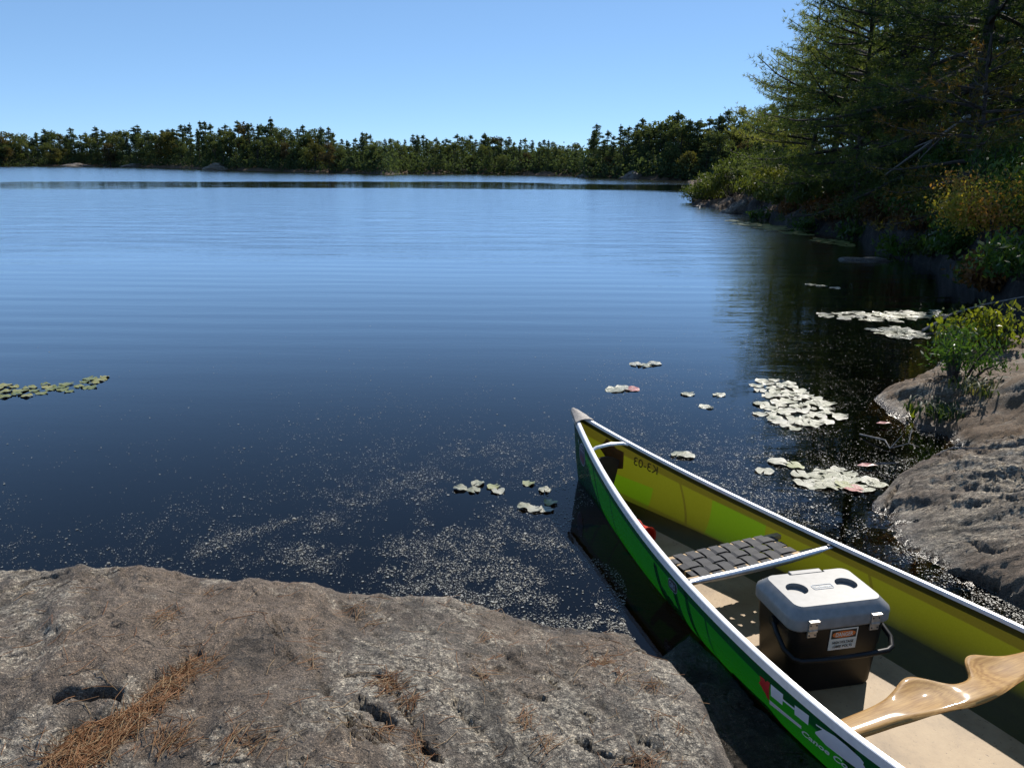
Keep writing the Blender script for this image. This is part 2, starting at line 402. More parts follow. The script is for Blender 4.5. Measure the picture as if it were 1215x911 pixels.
def terrain_mat():
    mt, nt, b = newmat('shore_ground')
    tc = N(nt, 'TexCoord'); P = tc.outputs['Object']
    ge = N(nt, 'NewGeometry'); sx = N(nt, 'SeparateXYZ'); L(nt, ge.outputs['Position'], sx.inputs[0]); sn = N(nt, 'SeparateXYZ'); L(nt, ge.outputs['Normal'], sn.inputs[0])
    a = N(nt, 'TexNoise', ins={'Scale': 2.2, 'Detail': 10.0, 'Roughness': 0.7}); L(nt, P, a.inputs[0])
    f = N(nt, 'TexNoise', ins={'Scale': 24.0, 'Detail': 8.0, 'Roughness': 0.7}); L(nt, P, f.inputs[0])
    rockc = ramp(nt, a.outputs[0], [(0.36, (0.008, 0.0075, 0.007)), (0.5, (0.028, 0.026, 0.024)), (0.62, (0.085, 0.08, 0.074))]).outputs[0]
    rockc = mixc(nt, 0.8, rockc, ramp(nt, f.outputs[0], [(0.3, (0.5, 0.5, 0.5)), (0.7, (1.35, 1.35, 1.35))]).outputs[0], 'MULTIPLY')
    duff = ramp(nt, f.outputs[0], [(0.3, (0.05, 0.03, 0.016)), (0.55, (0.12, 0.07, 0.035)), (0.7, (0.10, 0.10, 0.03))]).outputs[0]
    st = N(nt, 'MapRange', ins={1: 0.74, 2: 0.92, 3: 0.0, 4: 1.0}); L(nt, mth(nt, 'MULTIPLY_ADD', a.outputs[0], 0.3, mth(nt, 'SUBTRACT', sn.outputs[2], 0.15)), st.inputs[0])
    top = mixc(nt, st.outputs[0], rockc, duff)
    bedc = ramp(nt, a.outputs[0], [(0.35, (0.014, 0.010, 0.006)), (0.65, (0.05, 0.032, 0.015))]).outputs[0]
    # dark silt away from the rocks; water's depth darkening put into bed colour
    dz = N(nt, 'MapRange', ins={1: -0.35, 2: -0.10, 3: 0.0, 4: 1.0}); L(nt, sx.outputs[2], dz.inputs[0])
    bedc = mixc(nt, dz.outputs[0], (0.006, 0.005, 0.004), bedc)
    uw = N(nt, 'MapRange', ins={1: -0.03, 2: 0.03, 3: 0.0, 4: 1.0}); L(nt, sx.outputs[2], uw.inputs[0])
    L(nt, mixc(nt, uw.outputs[0], bedc, top), b.inputs['Base Color']); b.inputs['Roughness'].default_value = 0.9
    bp = N(nt, 'Bump', ins={'Strength': 1.0, 'Distance': 0.3}); L(nt, mth(nt, 'ADD', a.outputs[0], mth(nt, 'MULTIPLY', f.outputs[0], 0.4)), bp.inputs['Height']); L(nt, bp.outputs[0], b.inputs['Normal'])
    return mt
tag(link('terrain', me, terrain_mat(), smooth=True), 'lake bed, rocky banks and low wooded hills around the lake', kind='structure')

# ------------------------------------------------------------------ water (one sheet with the canoe's waterline cut out)
def water_mat():
    mt, nt, b = newmat('lake_water'); nt.nodes.remove(b)
    out = nt.nodes['Material Output']
    tc = N(nt, 'TexCoord'); P = tc.outputs['Object']
    sx = N(nt, 'SeparateXYZ'); L(nt, P, sx.inputs[0]); X, Y = sx.outputs[0], sx.outputs[1]
    dist = mth(nt, 'SQRT', mth(nt, 'ADD', mth(nt, 'MULTIPLY', X, X), mth(nt, 'MULTIPLY', Y, Y)))
    def nz(sc, scale, det, rot=0.0, rough=0.55, dis=0.0):
        mp = N(nt, 'Mapping'); mp.inputs['Scale'].default_value = (*sc, 1); mp.inputs['Rotation'].default_value = (0, 0, R(rot)); L(nt, P, mp.inputs[0])
        n = N(nt, 'TexNoise', ins={'Scale': scale, 'Detail': det, 'Roughness': rough, 'Distortion': dis}); L(nt, mp.outputs[0], n.inputs[0]); return n.outputs[0]
    def mr(v, a, b_, c, d):
        n = N(nt, 'MapRange', interpolation_type='SMOOTHSTEP', ins={1: a, 2: b_, 3: c, 4: d}); L(nt, v, n.inputs[0]); return n.outputs[0]
    dn = mth(nt, 'MULTIPLY_ADD', nz((0.05, 0.12), 1.0, 3), 14.0, mth(nt, 'SUBTRACT', dist, 7.0))      # wandering wind-lane edge
    # long low swell crests in the calmer foreground
    wv = N(nt, 'TexWave', wave_type='BANDS', bands_direction='Y', wave_profile='SIN', ins={'Scale': 0.62, 'Distortion': 3.5, 'Detail': 2.0, 'Detail Scale': 0.7}); 
    mpw = N(nt, 'Mapping'); mpw.inputs['Scale'].default_value = (0.35, 1, 1); mpw.inputs['Rotation'].default_value = (0, 0, R(-3)); L(nt, P, mpw.inputs[0]); L(nt, mpw.outputs[0], wv.inputs[0])
    swell = mth(nt, 'MULTIPLY', wv.outputs[1], mth(nt, 'MULTIPLY', mr(dist, 4.5, 9.0, 0.0, 1.0), 0.0020))
    swell = mth(nt, 'ADD', swell, mth(nt, 'MULTIPLY', nz((0.35, 2.4), 1.3, 3), mth(nt, 'MULTIPLY', mr(dist, 3.0, 9.0, 0.12, 1.0), 0.0058)))
    # wind ripples further out; a smooth lane, then ruffled water under the far shore
    rip_amt = mth(nt, 'MULTIPLY', mr(dn, 11.0, 19.0, 0.0, 1.0), mth(nt, 'ADD', mr(dn, 49.0, 54.0, 1.0, 0.0), mr(dn, 66.0, 71.0, 0.0, 1.0)))
    rip = mth(nt, 'MULTIPLY', nz((0.55, 1.3), 1.1, 7, 0, 0.66, 0.3), mth(nt, 'MULTIPLY', rip_amt, 0.04))
    calm = mth(nt, 'MULTIPLY', nz((0.5, 1.6), 1.0, 3), mth(nt, 'MULTIPLY', mr(dn, 36.0, 46.0, 0.0, 1.0), 0.006))
    cap = mth(nt, 'MULTIPLY', nz((1, 1.6), 9.0, 3), mth(nt, 'MULTIPLY', mr(dist, 2.0, 7.0, 0.25, 1.0), 0.0009))
    hgt = mth(nt, 'ADD', mth(nt, 'ADD', swell, rip), mth(nt, 'ADD', calm, cap))
    bp = N(nt, 'Bump', ins={'Strength': 1.0, 'Distance': 1.0}); L(nt, hgt, bp.inputs['Height'])
    fr = N(nt, 'Fresnel', ins={'IOR': 1.333}); 
    # at grazing angles the near faces of the ripples are the ones seen: lean the mean normal their way
    ty = N(nt, 'CombineXYZ'); L(nt, mth(nt, 'MULTIPLY', rip_amt, -0.040), ty.inputs[1])
    va = N(nt, 'VectorMath', operation='ADD'); L(nt, bp.outputs[0], va.inputs[0]); L(nt, ty.outputs[0], va.inputs[1])
    vn = N(nt, 'VectorMath', operation='NORMALIZE'); L(nt, va.outputs[0], vn.inputs[0])
    gl = N(nt, 'BsdfGlossy', ins={'Roughness': 0.02}); L(nt, vn.outputs[0], gl.inputs['Normal'])
    gl.inputs[0].default_value = (1, 1, 1, 1)
    tr = N(nt, 'BsdfTransparent'); tr.inputs[0].default_value = (0.36, 0.26, 0.14, 1)
    frp = mth(nt, 'MULTIPLY', fr.outputs[0], mr(fr.outputs[0], 0.07, 0.33, 1.0, 1.62), clamp=True)
    L(nt, mth(nt, 'MULTIPLY_ADD', rip_amt, 0.06, 0.02), gl.inputs['Roughness'])
    mx = N(nt, 'MixShader'); L(nt, frp, mx.inputs[0]); L(nt, tr.outputs[0], mx.inputs[1]); L(nt, gl.outputs[0], mx.inputs[2])
    L(nt, mx.outputs[0], out.inputs[0])
    return mt
bm = bmesh.new()
def loop_edges(pts):
    v = [bm.verts.new(p) for p in pts]
    return [bm.edges.new((v[i], v[(i + 1) % len(v)])) for i in range(len(v))]
xs_h = np.concatenate([np.linspace(-2.06, 2.06, 60), np.linspace(2.08, CL * 0.972, 12)])
xs_h = [x for x in xs_h if c_k(x) < 0]; xs_h = [-max(xs_h)] + [x for x in xs_h if x > -max(xs_h)]
hole = [c2w(x, c_y(x, 0.0)) for x in xs_h] + [c2w(x, -c_y(x, 0.0)) for x in reversed(xs_h[1:-1])]
E_ = loop_edges([(-900, -30, 0), (900, -30, 0), (900, 700, 0), (-900, 700, 0)]) + loop_edges(hole)
bmesh.ops.triangle_fill(bm, use_beauty=True, use_dissolve=False, edges=E_)
bmesh.ops.recalc_face_normals(bm, faces=bm.faces)
if sum(f.normal.z for f in bm.faces) < 0: bmesh.ops.reverse_faces(bm, faces=bm.faces)
me = bpy.data.meshes.new('water'); bm.to_mesh(me); bm.free()
tag(link('water', me, water_mat()), 'dark blue lake water with gentle ripples', kind='structure')

# ------------------------------------------------------------------ rocks as height fields
class Field:
    def __init__(s, name, outline, base=None, res=0.01, bounds=None, round_=0.12, drop=2.2, amp=0.05, grain=0.012, crown=0.06, cracks=(), seed=1, rot=-32, floor=-0.5, fol=0.0, fdir=0.0):
        P = outline
        x0, y0, x1, y1 = bounds
        xs = np.arange(x0, x1, res); ys = np.arange(y0, y1, res)
        X, Y = np.meshgrid(xs, ys, indexing='ij')
        s.x0, s.y0, s.res = x0, y0, res
        wob = 0.035 * fbm2(X * 3, Y * 3, 4, seed + 50)
        d, ze = poly_sd(X + wob, Y + wob * 0.7, P)
        zb = idw(X, Y, base if base is not None else P)
        w = np.clip(d / 0.6, 0, 1); zb = ze * (1 - w) + zb * w
        z = zb + crown * (1 - np.exp(-np.maximum(d, 0) / 0.6)) - round_ * 0.6 * np.exp(-np.maximum(d, 0) / round_) * (d > 0) - (d <= 0) * (round_ * 0.6 + drop * np.abs(d))
        c_, s_ = math.cos(R(rot)), math.sin(R(rot))
        U = X * c_ - Y * s_; Vv = X * s_ + Y * c_
        mask = np.clip(d / 0.15 + 0.6, 0.15, 1)
        z += mask * (amp * fbm2(X * 1.6, Y * 1.6, 3, seed) + amp * 0.6 * fbm2(U * 9, Vv * 2.2, 5, seed + 7, 0.55) + grain * fbm2(X * 26, Y * 26, 4, seed + 13, 0.6))
        # ledges: stepped foliation
        q = fbm2(U * 4.2, Vv * 0.9, 4, seed + 31)
        st = np.abs(((q * 7) % 1.0) - 0.5) * 2
        z -= mask * amp * 0.28 * np.clip(1 - st * 5, 0, 1) * np.clip(vnoise2(X * 2.3, Y * 2.3, seed + 77) * 4, 0, 1)
        if fol:
            c2, s2 = math.cos(R(fdir)), math.sin(R(fdir)); u2 = X * c2 + Y * s2; v2 = -X * s2 + Y * c2
            for k_, (fu, fv, am) in enumerate(((1.3, 6.5, 1.0), (2.6, 14.0, .55), (6.0, 30.0, .28))):
                n1 = fbm2(u2 * fu, v2 * fv + 1.5 * fbm2(u2 * 2, v2 * 2, 2, seed + 8), 3, seed + 60 + k_)
                saw = (v2 * fv * 0.5 + 2.2 * n1) % 1.0
                z += mask * fol * am * (0.6 * (saw ** 1.5 - .4) * np.clip(.6 + 2 * vnoise2(X * 2.1, Y * 2.1, seed + 66 + k_), 0, 1.2) + 0.6 * n1)
        # small pits
        pt = fbm2(X * 7, Y * 7, 3, seed + 91)
        z -= mask * 0.006 * np.clip((pt - 0.30) * 9, 0, 1)
        for pts, wd, dp in cracks:
            wig = 0.03 * fbm2(X * 9, Y * 9, 5, seed + 5, .6)
            dd = dist_polyline(X + wig, Y + wig, pts)
            wl = wd * 0.6 * (1 + 1.1 * fbm2(X * 11, Y * 11, 3, seed + 3))
            z -= dp * 0.6 * np.clip(1.35 - (dd / np.maximum(wl, 1e-3)) ** 2, 0, 1)
        z = np.maximum(z, floor)
        s.z = z
        nx, ny = X.shape; s.nx, s.ny = nx, ny
        id_ = np.arange(nx * ny).reshape(nx, ny)
        Fq = np.stack([id_[:-1, :-1], id_[1:, :-1], id_[1:, 1:], id_[:-1, 1:]], -1).reshape(-1, 4)
        keep = (z > floor + 1e-4).ravel()[Fq].any(1)
        Fq = Fq[keep]
        used = np.zeros(nx * ny, bool); used[Fq.ravel()] = True
        rm = -np.ones(nx * ny, int); rm[used] = np.arange(used.sum())
        V = np.stack([X, Y, z], -1).reshape(-1, 3)[used]
        s.me = mesh_np(name, V, rm[Fq])
    def h(s, x, y):
        fx = np.clip((np.asarray(x) - s.x0) / s.res, 0, s.nx - 1.001); fy = np.clip((np.asarray(y) - s.y0) / s.res, 0, s.ny - 1.001)
        ix = fx.astype(int); iy = fy.astype(int); ax, ay = fx - ix, fy - iy
        z = s.z
        return (z[ix, iy] * (1 - ax) + z[ix + 1, iy] * ax) * (1 - ay) + (z[ix, iy + 1] * (1 - ax) + z[ix + 1, iy + 1] * ax) * ay

def up_(l): return [tuple(unproj(px, py, z)) for px, py, z in l]
sil = up_([(-420, 690, .22), (-150, 678, .24), (0, 664, .23), (40, 663, .23), (100, 660, .26), (190, 660, .28), (280, 676, .24), (380, 682, .19), (425, 697, .14), (530, 696, .13), (590, 716, .07), (645, 730, .035), (700, 738, .05), (745, 744, .08), (768, 766, .14), (795, 776, .17), (820, 808, .20), (848, 862, .22), (872, 911, .24), (905, 985, .25)])
rock_out = sil + [(1.0, 0.6, .26), (1.5, -0.4, .3), (1.8, -2.2, .3), (-4.5, -2.2, .3), (-4.5, 2.2, .24)]
base_pts = rock_out + up_([(150, 720, .30), (300, 740, .30), (100, 800, .31), (300, 850, .31), (450, 760, .24), (500, 850, .27), (620, 780, .16), (650, 850, .23), (760, 830, .21), (760, 900, .25), (560, 740, .15), (400, 910, .3)])
def pxl(l, z=.27): return [tuple(unproj(x, y, z)[:2]) for x, y in l]
cracks = [(pxl([(62, 858), (85, 850), (110, 846), (150, 842)]), 0.020, 0.11),
          (pxl([(55, 915), (95, 880), (160, 850), (200, 812), (238, 785)]), 0.022, 0.035),
          (pxl([(404, 803), (440, 806), (462, 815), (475, 832), (495, 842)]), 0.010, 0.05), (pxl([(418, 838), (440, 850), (462, 868)]), 0.014, 0.055),
          (pxl([(690, 868), (706, 880), (722, 890)]), 0.014, 0.05), (pxl([(735, 890), (760, 896)]), 0.010, 0.04), (pxl([(620, 830), (640, 842)], .2), 0.006, 0.04),
          (pxl([(408, 868), (428, 890), (440, 905)]), 0.009, 0.05), (pxl([(500, 892), (525, 905)]), 0.014, 0.05), (pxl([(370, 745), (372, 800), (385, 850)]), 0.006, 0.018),
          (pxl([(500, 800), (560, 850), (600, 905)]), 0.006, 0.012), (pxl([(440, 720), (470, 800)]), 0.006, 0.012),
          (pxl([(420, 862), (455, 900)]), 0.010, 0.05), (pxl([(470, 840), (500, 872), (515, 905)]), 0.008, 0.045), (pxl([(540, 830), (575, 858)]), 0.007, 0.03), (pxl([(405, 880), (420, 905)]), 0.012, 0.05),
          (pxl([(640, 800), (668, 820)], .2), 0.006, 0.03), (pxl([(700, 862), (690, 845)], .22), 0.006, 0.04), (pxl([(755, 880), (800, 905)], .22), 0.008, 0.035), (pxl([(330, 730), (350, 790)]), 0.006, 0.02), (pxl([(560, 770), (600, 790)], .2), 0.005, 0.025),
          (pxl([(28, 678), (45, 675), (66, 673)]), 0.012, 0.06), (pxl([(30, 679), (12, 690), (-20, 702)]), 0.02, 0.03),
          (pxl([(700, 748), (740, 762), (768, 771)], .12), 0.008, 0.025), (pxl([(775, 805), (790, 815)], .2), 0.01, 0.03), (pxl([(255, 787), (275, 785)]), 0.008, 0.035)]
slab = Field('bedrock', rock_out, base_pts, 0.0085, (-3.1, 0.55, 1.15, 3.7), round_=0.06, drop=2.4, fol=0.014, fdir=-58, amp=0.026, grain=0.009, crown=0.045, cracks=cracks, seed=4)
o = link('bedrock', slab.me, M['rock'], smooth=True)
tag(o, 'broad grey lichen-mottled granite slab in the foreground strewn with orange pine needles', 'rock')
# coarse continuation of the slab under and behind the viewer
back = Field('back', [(-4.6, 0.75, .29), (1.0, 0.7, .25), (1.5, -0.4, .3), (1.8, -2.2, .3), (-4.6, -2.2, .3)], None, 0.06, (-5, -2.6, 2.2, 0.9), round_=0.2, amp=0.04, crown=0.0, seed=5)
o2 = link('rock_ledge', back.me, M['rock'], smooth=True)
tag(o2, 'grey granite shelf continuing behind the foreground slab', 'rock')

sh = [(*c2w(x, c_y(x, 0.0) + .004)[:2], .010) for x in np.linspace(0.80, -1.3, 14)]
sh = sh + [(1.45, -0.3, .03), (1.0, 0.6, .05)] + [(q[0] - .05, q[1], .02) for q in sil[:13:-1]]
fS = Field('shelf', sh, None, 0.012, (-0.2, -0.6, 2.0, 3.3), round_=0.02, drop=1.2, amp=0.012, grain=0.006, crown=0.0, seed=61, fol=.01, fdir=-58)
tag(link('rock_ledge', fS.me, M['rock_wet_shaded'], smooth=True), 'wet rock shelf, canoe shade put into its colour, between the granite slab and hull', 'rock')
bA = up_([(1215, 741, .0), (1130, 695, .0), (1085, 676, .0), (1055, 662, .0), (1033, 640, .0), (1031, 608, .03), (1041, 577, .09), (1072, 549, .15), (1113, 525, .2), (1215, 508, .26), (1340, 500, .3), (1500, 520, .35), (1700, 640, .4), (1500, 800, .2), (1330, 800, .05)])
cA = [(pxl([(1080, 625), (1110, 618)], .2), 0.035, 0.07), (pxl([(1140, 615), (1190, 632)], .25), 0.03, 0.07), (pxl([(1105, 650), (1130, 655)], .15), 0.03, 0.06), (pxl([(1160, 590), (1205, 606)], .28), 0.02, 0.05), (pxl([(1056, 575), (1068, 563)], .13), 0.014, 0.05), (pxl([(1083, 600), (1098, 604)], .2), 0.01, 0.04), (pxl([(1080, 700), (1140, 690)], .05), 0.01, 0.03), (pxl([(1190, 560), (1230, 572)], .28), 0.015, 0.05)]
fA = Field('bA', bA, bA + up_([(1150, 600, .28), (1215, 620, .3), (1300, 600, .36), (1180, 680, .18), (1100, 600, .2)]), 0.010, (1.4, 0.9, 6.4, 6.2), round_=0.10, drop=2.0, fol=0.050, fdir=-14, amp=0.04, grain=0.005, crown=0.05, cracks=cA, seed=21, rot=70)
tag(link('boulder', fA.me, M['rock_brown'], smooth=True), 'furrowed brown-grey boulder at the water beside the far side of the canoe', 'boulder')
bB = up_([(1031, 487, .0), (1031, 466, .05), (1052, 449, .13), (1085, 436, .18), (1110, 426, .16), (1130, 408, .12), (1215, 392, .28), (1350, 372, .4), (1600, 380, .5), (1600, 540, .4), (1330, 540, .25), (1215, 532, .12), (1110, 520, .0), (1072, 508, .0), (1050, 503, .0)])
fB = Field('bB', bB, bB + up_([(1150, 470, .28), (1250, 450, .35), (1090, 470, .2)]), 0.018, (2.4, 2.6, 10.5, 10.5), round_=0.12, drop=1.8, fol=0.035, fdir=-20, amp=0.04, grain=0.005, crown=0.06, seed=33, rot=60, cracks=[(pxl([(1092, 500), (1080, 470)], .1), .03, .05)])
tag(link('boulder', fB.me, M['rock_litter'], smooth=True), 'low brown boulder under the grassy clump, behind the furrowed boulder', 'boulder')
bC = up_([(1128, 332, .0), (1134, 312, .15), (1160, 300, .32), (1200, 299, .34), (1235, 312, .3), (1240, 345, .0)])
fC = Field('bC', bC, None, 0.05, (6.5, 10.0, 11.5, 16.5), round_=0.15, drop=1.8, amp=0.12, grain=0.03, crown=0.1, seed=41)
tag(link('boulder', fC.me, M['rock_dark'], smooth=True), 'dark flat-topped boulder in the shade at the foot of the right bank', 'boulder')

# ------------------------------------------------------------------ canoe
def hull_mat():
    mt, nt, b = newmat('green_canoe_skin'); 
    tc = N(nt, 'TexCoord'); P = tc.outputs['Object']
    sx = N(nt, 'SeparateXYZ'); L(nt, P, sx.inputs[0]); X, Y, Z = sx.outputs
    ge = N(nt, 'NewGeometry')
    no = N(nt, 'TexNoise', ins={'Scale': 5.0, 'Detail': 6.0, 'Roughness': 0.6}); L(nt, P, no.inputs[0])
    wv = N(nt, 'TexNoise', ins={'Scale': 160.0, 'Detail': 2.0}); L(nt, P, wv.inputs[0])
    # doubled cloth layers: a band below the gunwale, and panels along the hull
    def stepf(v, a, w): 
        n = N(nt, 'MapRange', ins={1: a - w, 2: a + w, 3: 0.0, 4: 1.0}); L(nt, v, n.inputs[0]); return n.outputs[0]
    ax = mth(nt, 'ABSOLUTE', X)
    s3 = mth(nt, 'MULTIPLY', mth(nt, 'POWER', mth(nt, 'DIVIDE', ax, CL), 3.0), 0.13)
    band = stepf(mth(nt, 'SUBTRACT', Z, s3), 0.125, 0.002)
    lowb = mth(nt, 'SUBTRACT', 1.0, stepf(mth(nt, 'MULTIPLY_ADD', ax, -0.03, Z), -0.035, 0.004))
    ribs = None
    for rx in (0.62, 1.50, -0.62, -1.4):
        r_ = mth(nt, 'LESS_THAN', mth(nt, 'ABSOLUTE', mth(nt, 'SUBTRACT', X, mth(nt, 'MULTIPLY_ADD', Z, 0.45, rx))), 0.006)
        ribs = r_ if ribs is None else mth(nt, 'MAXIMUM', ribs, r_)
    panel = mth(nt, 'MULTIPLY', mth(nt, 'MULTIPLY', mth(nt, 'GREATER_THAN', X, 1.13), mth(nt, 'LESS_THAN', X, 1.40)), mth(nt, 'LESS_THAN', Z, 0.155))
    panel2 = mth(nt, 'MULTIPLY', mth(nt, 'GREATER_THAN', X, 1.72), mth(nt, 'LESS_THAN', Z, 0.10))
    single = mth(nt, 'MAXIMUM', panel, panel2)
    thick = mth(nt, 'MAXIMUM', band, mth(nt, 'MULTIPLY', ribs, 0.9))
    thick = mth(nt, 'MAXIMUM', thick, mth(nt, 'MULTIPLY', lowb, 0.8))
    # outside: deep green gelcoat
    oc = ramp(nt, no.outputs[0], [(0.3, (0.004, 0.075, 0.030)), (0.7, (0.006, 0.10, 0.036))]).outputs[0]
    mps = N(nt, 'Mapping'); mps.inputs['Scale'].default_value = (2.5, 1, 70); mps.inputs['Rotation'].default_value = (0, R(2.5), 0); L(nt, P, mps.inputs[0])
    scn = N(nt, 'TexNoise', ins={'Scale': 2.0, 'Detail': 6.0, 'Roughness': 0.75}); L(nt, mps.outputs[0], scn.inputs[0])
    scf = ramp(nt, scn.outputs[0], [(0.60, (0, 0, 0)), (0.66, (1, 1, 1))]).outputs[0]
    oc = mixc(nt, mth(nt, 'MULTIPLY', scf, 0.28), oc, (0.10, 0.17, 0.12))
    L(nt, oc, b.inputs['Base Color']); b.inputs['Roughness'].default_value = 0.22; b.inputs['Coat Weight'].default_value = 0.3
    to = N(nt, 'BsdfTranslucent'); L(nt, mixc(nt, thick, (0.004, 0.065, 0.002), (0.001, 0.014, 0.004)), to.inputs[0])
    mo = N(nt, 'MixShader', ins={0: 0.55}); L(nt, b.outputs[0], mo.inputs[1]); L(nt, to.outputs[0], mo.inputs[2])
    # inside: bare golden cloth
    b2 = N(nt, 'BsdfPrincipled')
    ic = ramp(nt, mth(nt, 'MULTIPLY_ADD', wv.outputs[0], 0.35, mth(nt, 'MULTIPLY', no.outputs[0], 0.7)), [(0.3, (0.075, 0.064, 0.010)), (0.7, (0.15, 0.128, 0.020))]).outputs[0]
    L(nt, ic, b2.inputs['Base Color']); b2.inputs['Roughness'].default_value = 0.42
    ti = N(nt, 'BsdfTranslucent')
    tcol = mixc(nt, single, (0.155, 0.17, 0.007), (0.11, 0.22, 0.004))
    tcol = mixc(nt, mth(nt, 'MULTIPLY', thick, 0.85), tcol, (0.09, 0.075, 0.008))
    L(nt, tcol, ti.inputs[0])
    mi = N(nt, 'MixShader', ins={0: 0.5}); L(nt, b2.outputs[0], mi.inputs[1]); L(nt, ti.outputs[0], mi.inputs[2])
    mx = N(nt, 'MixShader'); L(nt, ge.outputs['Backfacing'], mx.inputs[0]); L(nt, mo.outputs[0], mx.inputs[1]); L(nt, mi.outputs[0], mx.inputs[2])
    L(nt, mx.outputs[0], nt.nodes['Material Output'].inputs[0])
    return mt
M['hull'] = hull_mat()
M['alu'] = simple('aluminium_rail', (0.88, 0.87, 0.86), 0.36, 0.2, noise=0.05, scale=60)
M['alu_dull'] = simple('dull_aluminium', (0.62, 0.63, 0.65), 0.36, 0.85, noise=0.08)
M['deck'] = simple('grey_deck_cap', (0.36, 0.32, 0.28), 0.7, noise=0.25, scale=120, bump=0.3)
M['floor'] = simple('tan_floor_cloth', (0.35, 0.235, 0.115), 0.62, noise=0.4, scale=9, bump=0.2)
def floor_mat():
    mt, nt, b = newmat('tan_floor_cloth'); tc = N(nt, 'TexCoord'); P = tc.outputs['Object']
    a = N(nt, 'TexNoise', ins={'Scale': 4.0, 'Detail': 8.0, 'Roughness': 0.7}); L(nt, P, a.inputs[0])
    f = N(nt, 'TexNoise', ins={'Scale': 70.0, 'Detail': 4.0, 'Roughness': 0.7}); L(nt, P, f.inputs[0])
    c = ramp(nt, a.outputs[0], [(0.3, (0.19, 0.12, 0.055)), (0.5, (0.34, 0.23, 0.115)), (0.7, (0.42, 0.30, 0.16))]).outputs[0]
    fl = ramp(nt, f.outputs[0], [(0.28, (0.25, 0.22, 0.2)), (0.38, (1, 1, 1)), (0.66, (1, 1, 1)), (0.74, (1.25, 1.22, 1.15))]).outputs[0]
    L(nt, mixc(nt, 1.0, c, fl, 'MULTIPLY'), b.inputs['Base Color']); b.inputs['Roughness'].default_value = 0.6
    bp = N(nt, 'Bump', ins={'Strength': 0.3, 'Distance': 0.004}); L(nt, f.outputs[0], bp.inputs['Height']); L(nt, bp.outputs[0], b.inputs['Normal'])
    return mt
M['floor'] = floor_mat()
M['webbing'] = simple('black_webbing', (0.036, 0.0355, 0.038), 0.75, noise=0.25, scale=300, bump=0.4)
M['plastic_black'] = simple('black_plastic', (0.011, 0.0105, 0.0105), 0.48, noise=0.25, scale=14, spec=0.3)
M['lid'] = simple('silver_lid', (0.215, 0.21, 0.20), 0.45, 0.0, noise=0.10, scale=45)
M['steel'] = simple('latch_steel', (0.50, 0.47, 0.43), 0.42, 0.7, noise=0.15, scale=60)
M['rivet'] = simple('dark_rivet', (0.05, 0.045, 0.04), 0.5)
M['white'] = simple('white_vinyl', (0.78, 0.78, 0.80), 0.4, noise=0.03)
M['red'] = simple('red_vinyl', (0.55, 0.03, 0.03), 0.4, noise=0.05)
M['red_plastic'] = simple('red_plastic', (0.55, 0.035, 0.02), 0.4, noise=0.08)
M['orange'] = simple('orange_ink', (0.75, 0.17, 0.03), 0.45, noise=0.04)
M['black_ink'] = simple('black_ink', (0.02, 0.018, 0.016), 0.5, noise=0.02)
M['label_paper'] = simple('label_cream', (0.78, 0.74, 0.62), 0.45, noise=0.04)
M['brown_ink'] = simple('brown_ink', (0.07, 0.045, 0.008), 0.6, noise=0.05)
M['brown_patch'] = simple('brown_patch', (0.13, 0.052, 0.012), 0.55, noise=0.2)
M['dark_brown'] = simple('dark_brown', (0.04, 0.022, 0.016), 0.6, noise=0.2)
M['emblem_dark'] = simple('emblem_purple', (0.035, 0.03, 0.07), 0.4, noise=0.2)
M['emblem_red'] = simple('emblem_maroon', (0.10, 0.012, 0.03), 0.4)
M['emblem_line'] = simple('emblem_grey', (0.30, 0.36, 0.42), 0.4)
def wood_mat(name, a, b_, scale=(1, 9, 9), rough=0.5, coat=0.07):
    mt, nt, b = newmat(name); tc = N(nt, 'TexCoord')
    mp = N(nt, 'Mapping'); mp.inputs['Scale'].default_value = scale; L(nt, tc.outputs['Object'], mp.inputs[0])
    n = N(nt, 'TexNoise', ins={'Scale': 5.0, 'Detail': 4.0, 'Distortion': 1.6}); L(nt, mp.outputs[0], n.inputs[0])
    w = N(nt, 'TexWave', wave_type='RINGS', ins={'Scale': 2.2, 'Distortion': 5.0, 'Detail': 3.0, 'Detail Scale': 1.2}); L(nt, mp.outputs[0], w.inputs[0])
    f = mth(nt, 'MULTIPLY_ADD', w.outputs[1], 0.22, mth(nt, 'MULTIPLY', n.outputs[0], 0.85))
    L(nt, ramp(nt, f, [(0.2, a), (0.55, tuple((p + q) / 2 for p, q in zip(a, b_))), (0.85, b_)]).outputs[0], b.inputs['Base Color'])
    b.inputs['Roughness'].default_value = rough; b.inputs['Coat Weight'].default_value = coat; b.inputs['Coat Roughness'].default_value = 0.07; b.inputs['Specular IOR Level'].default_value = 0.1
    return mt
M['yoke'] = wood_mat('varnished_cherry', (0.22, 0.105, 0.032), (0.50, 0.30, 0.105), (34, 2.2, 34))
M['ash'] = wood_mat('ash_slat', (0.42, 0.27, 0.13), (0.62, 0.44, 0.24), (9, 1.2, 9), 0.45, 0.2)

canoe = empty('canoe', (CXY[0], CXY[1], 0.0), TH)
tag(canoe, 'green canoe with silver gunwales and translucent lime interior nosed off the granite slab', 'canoe')
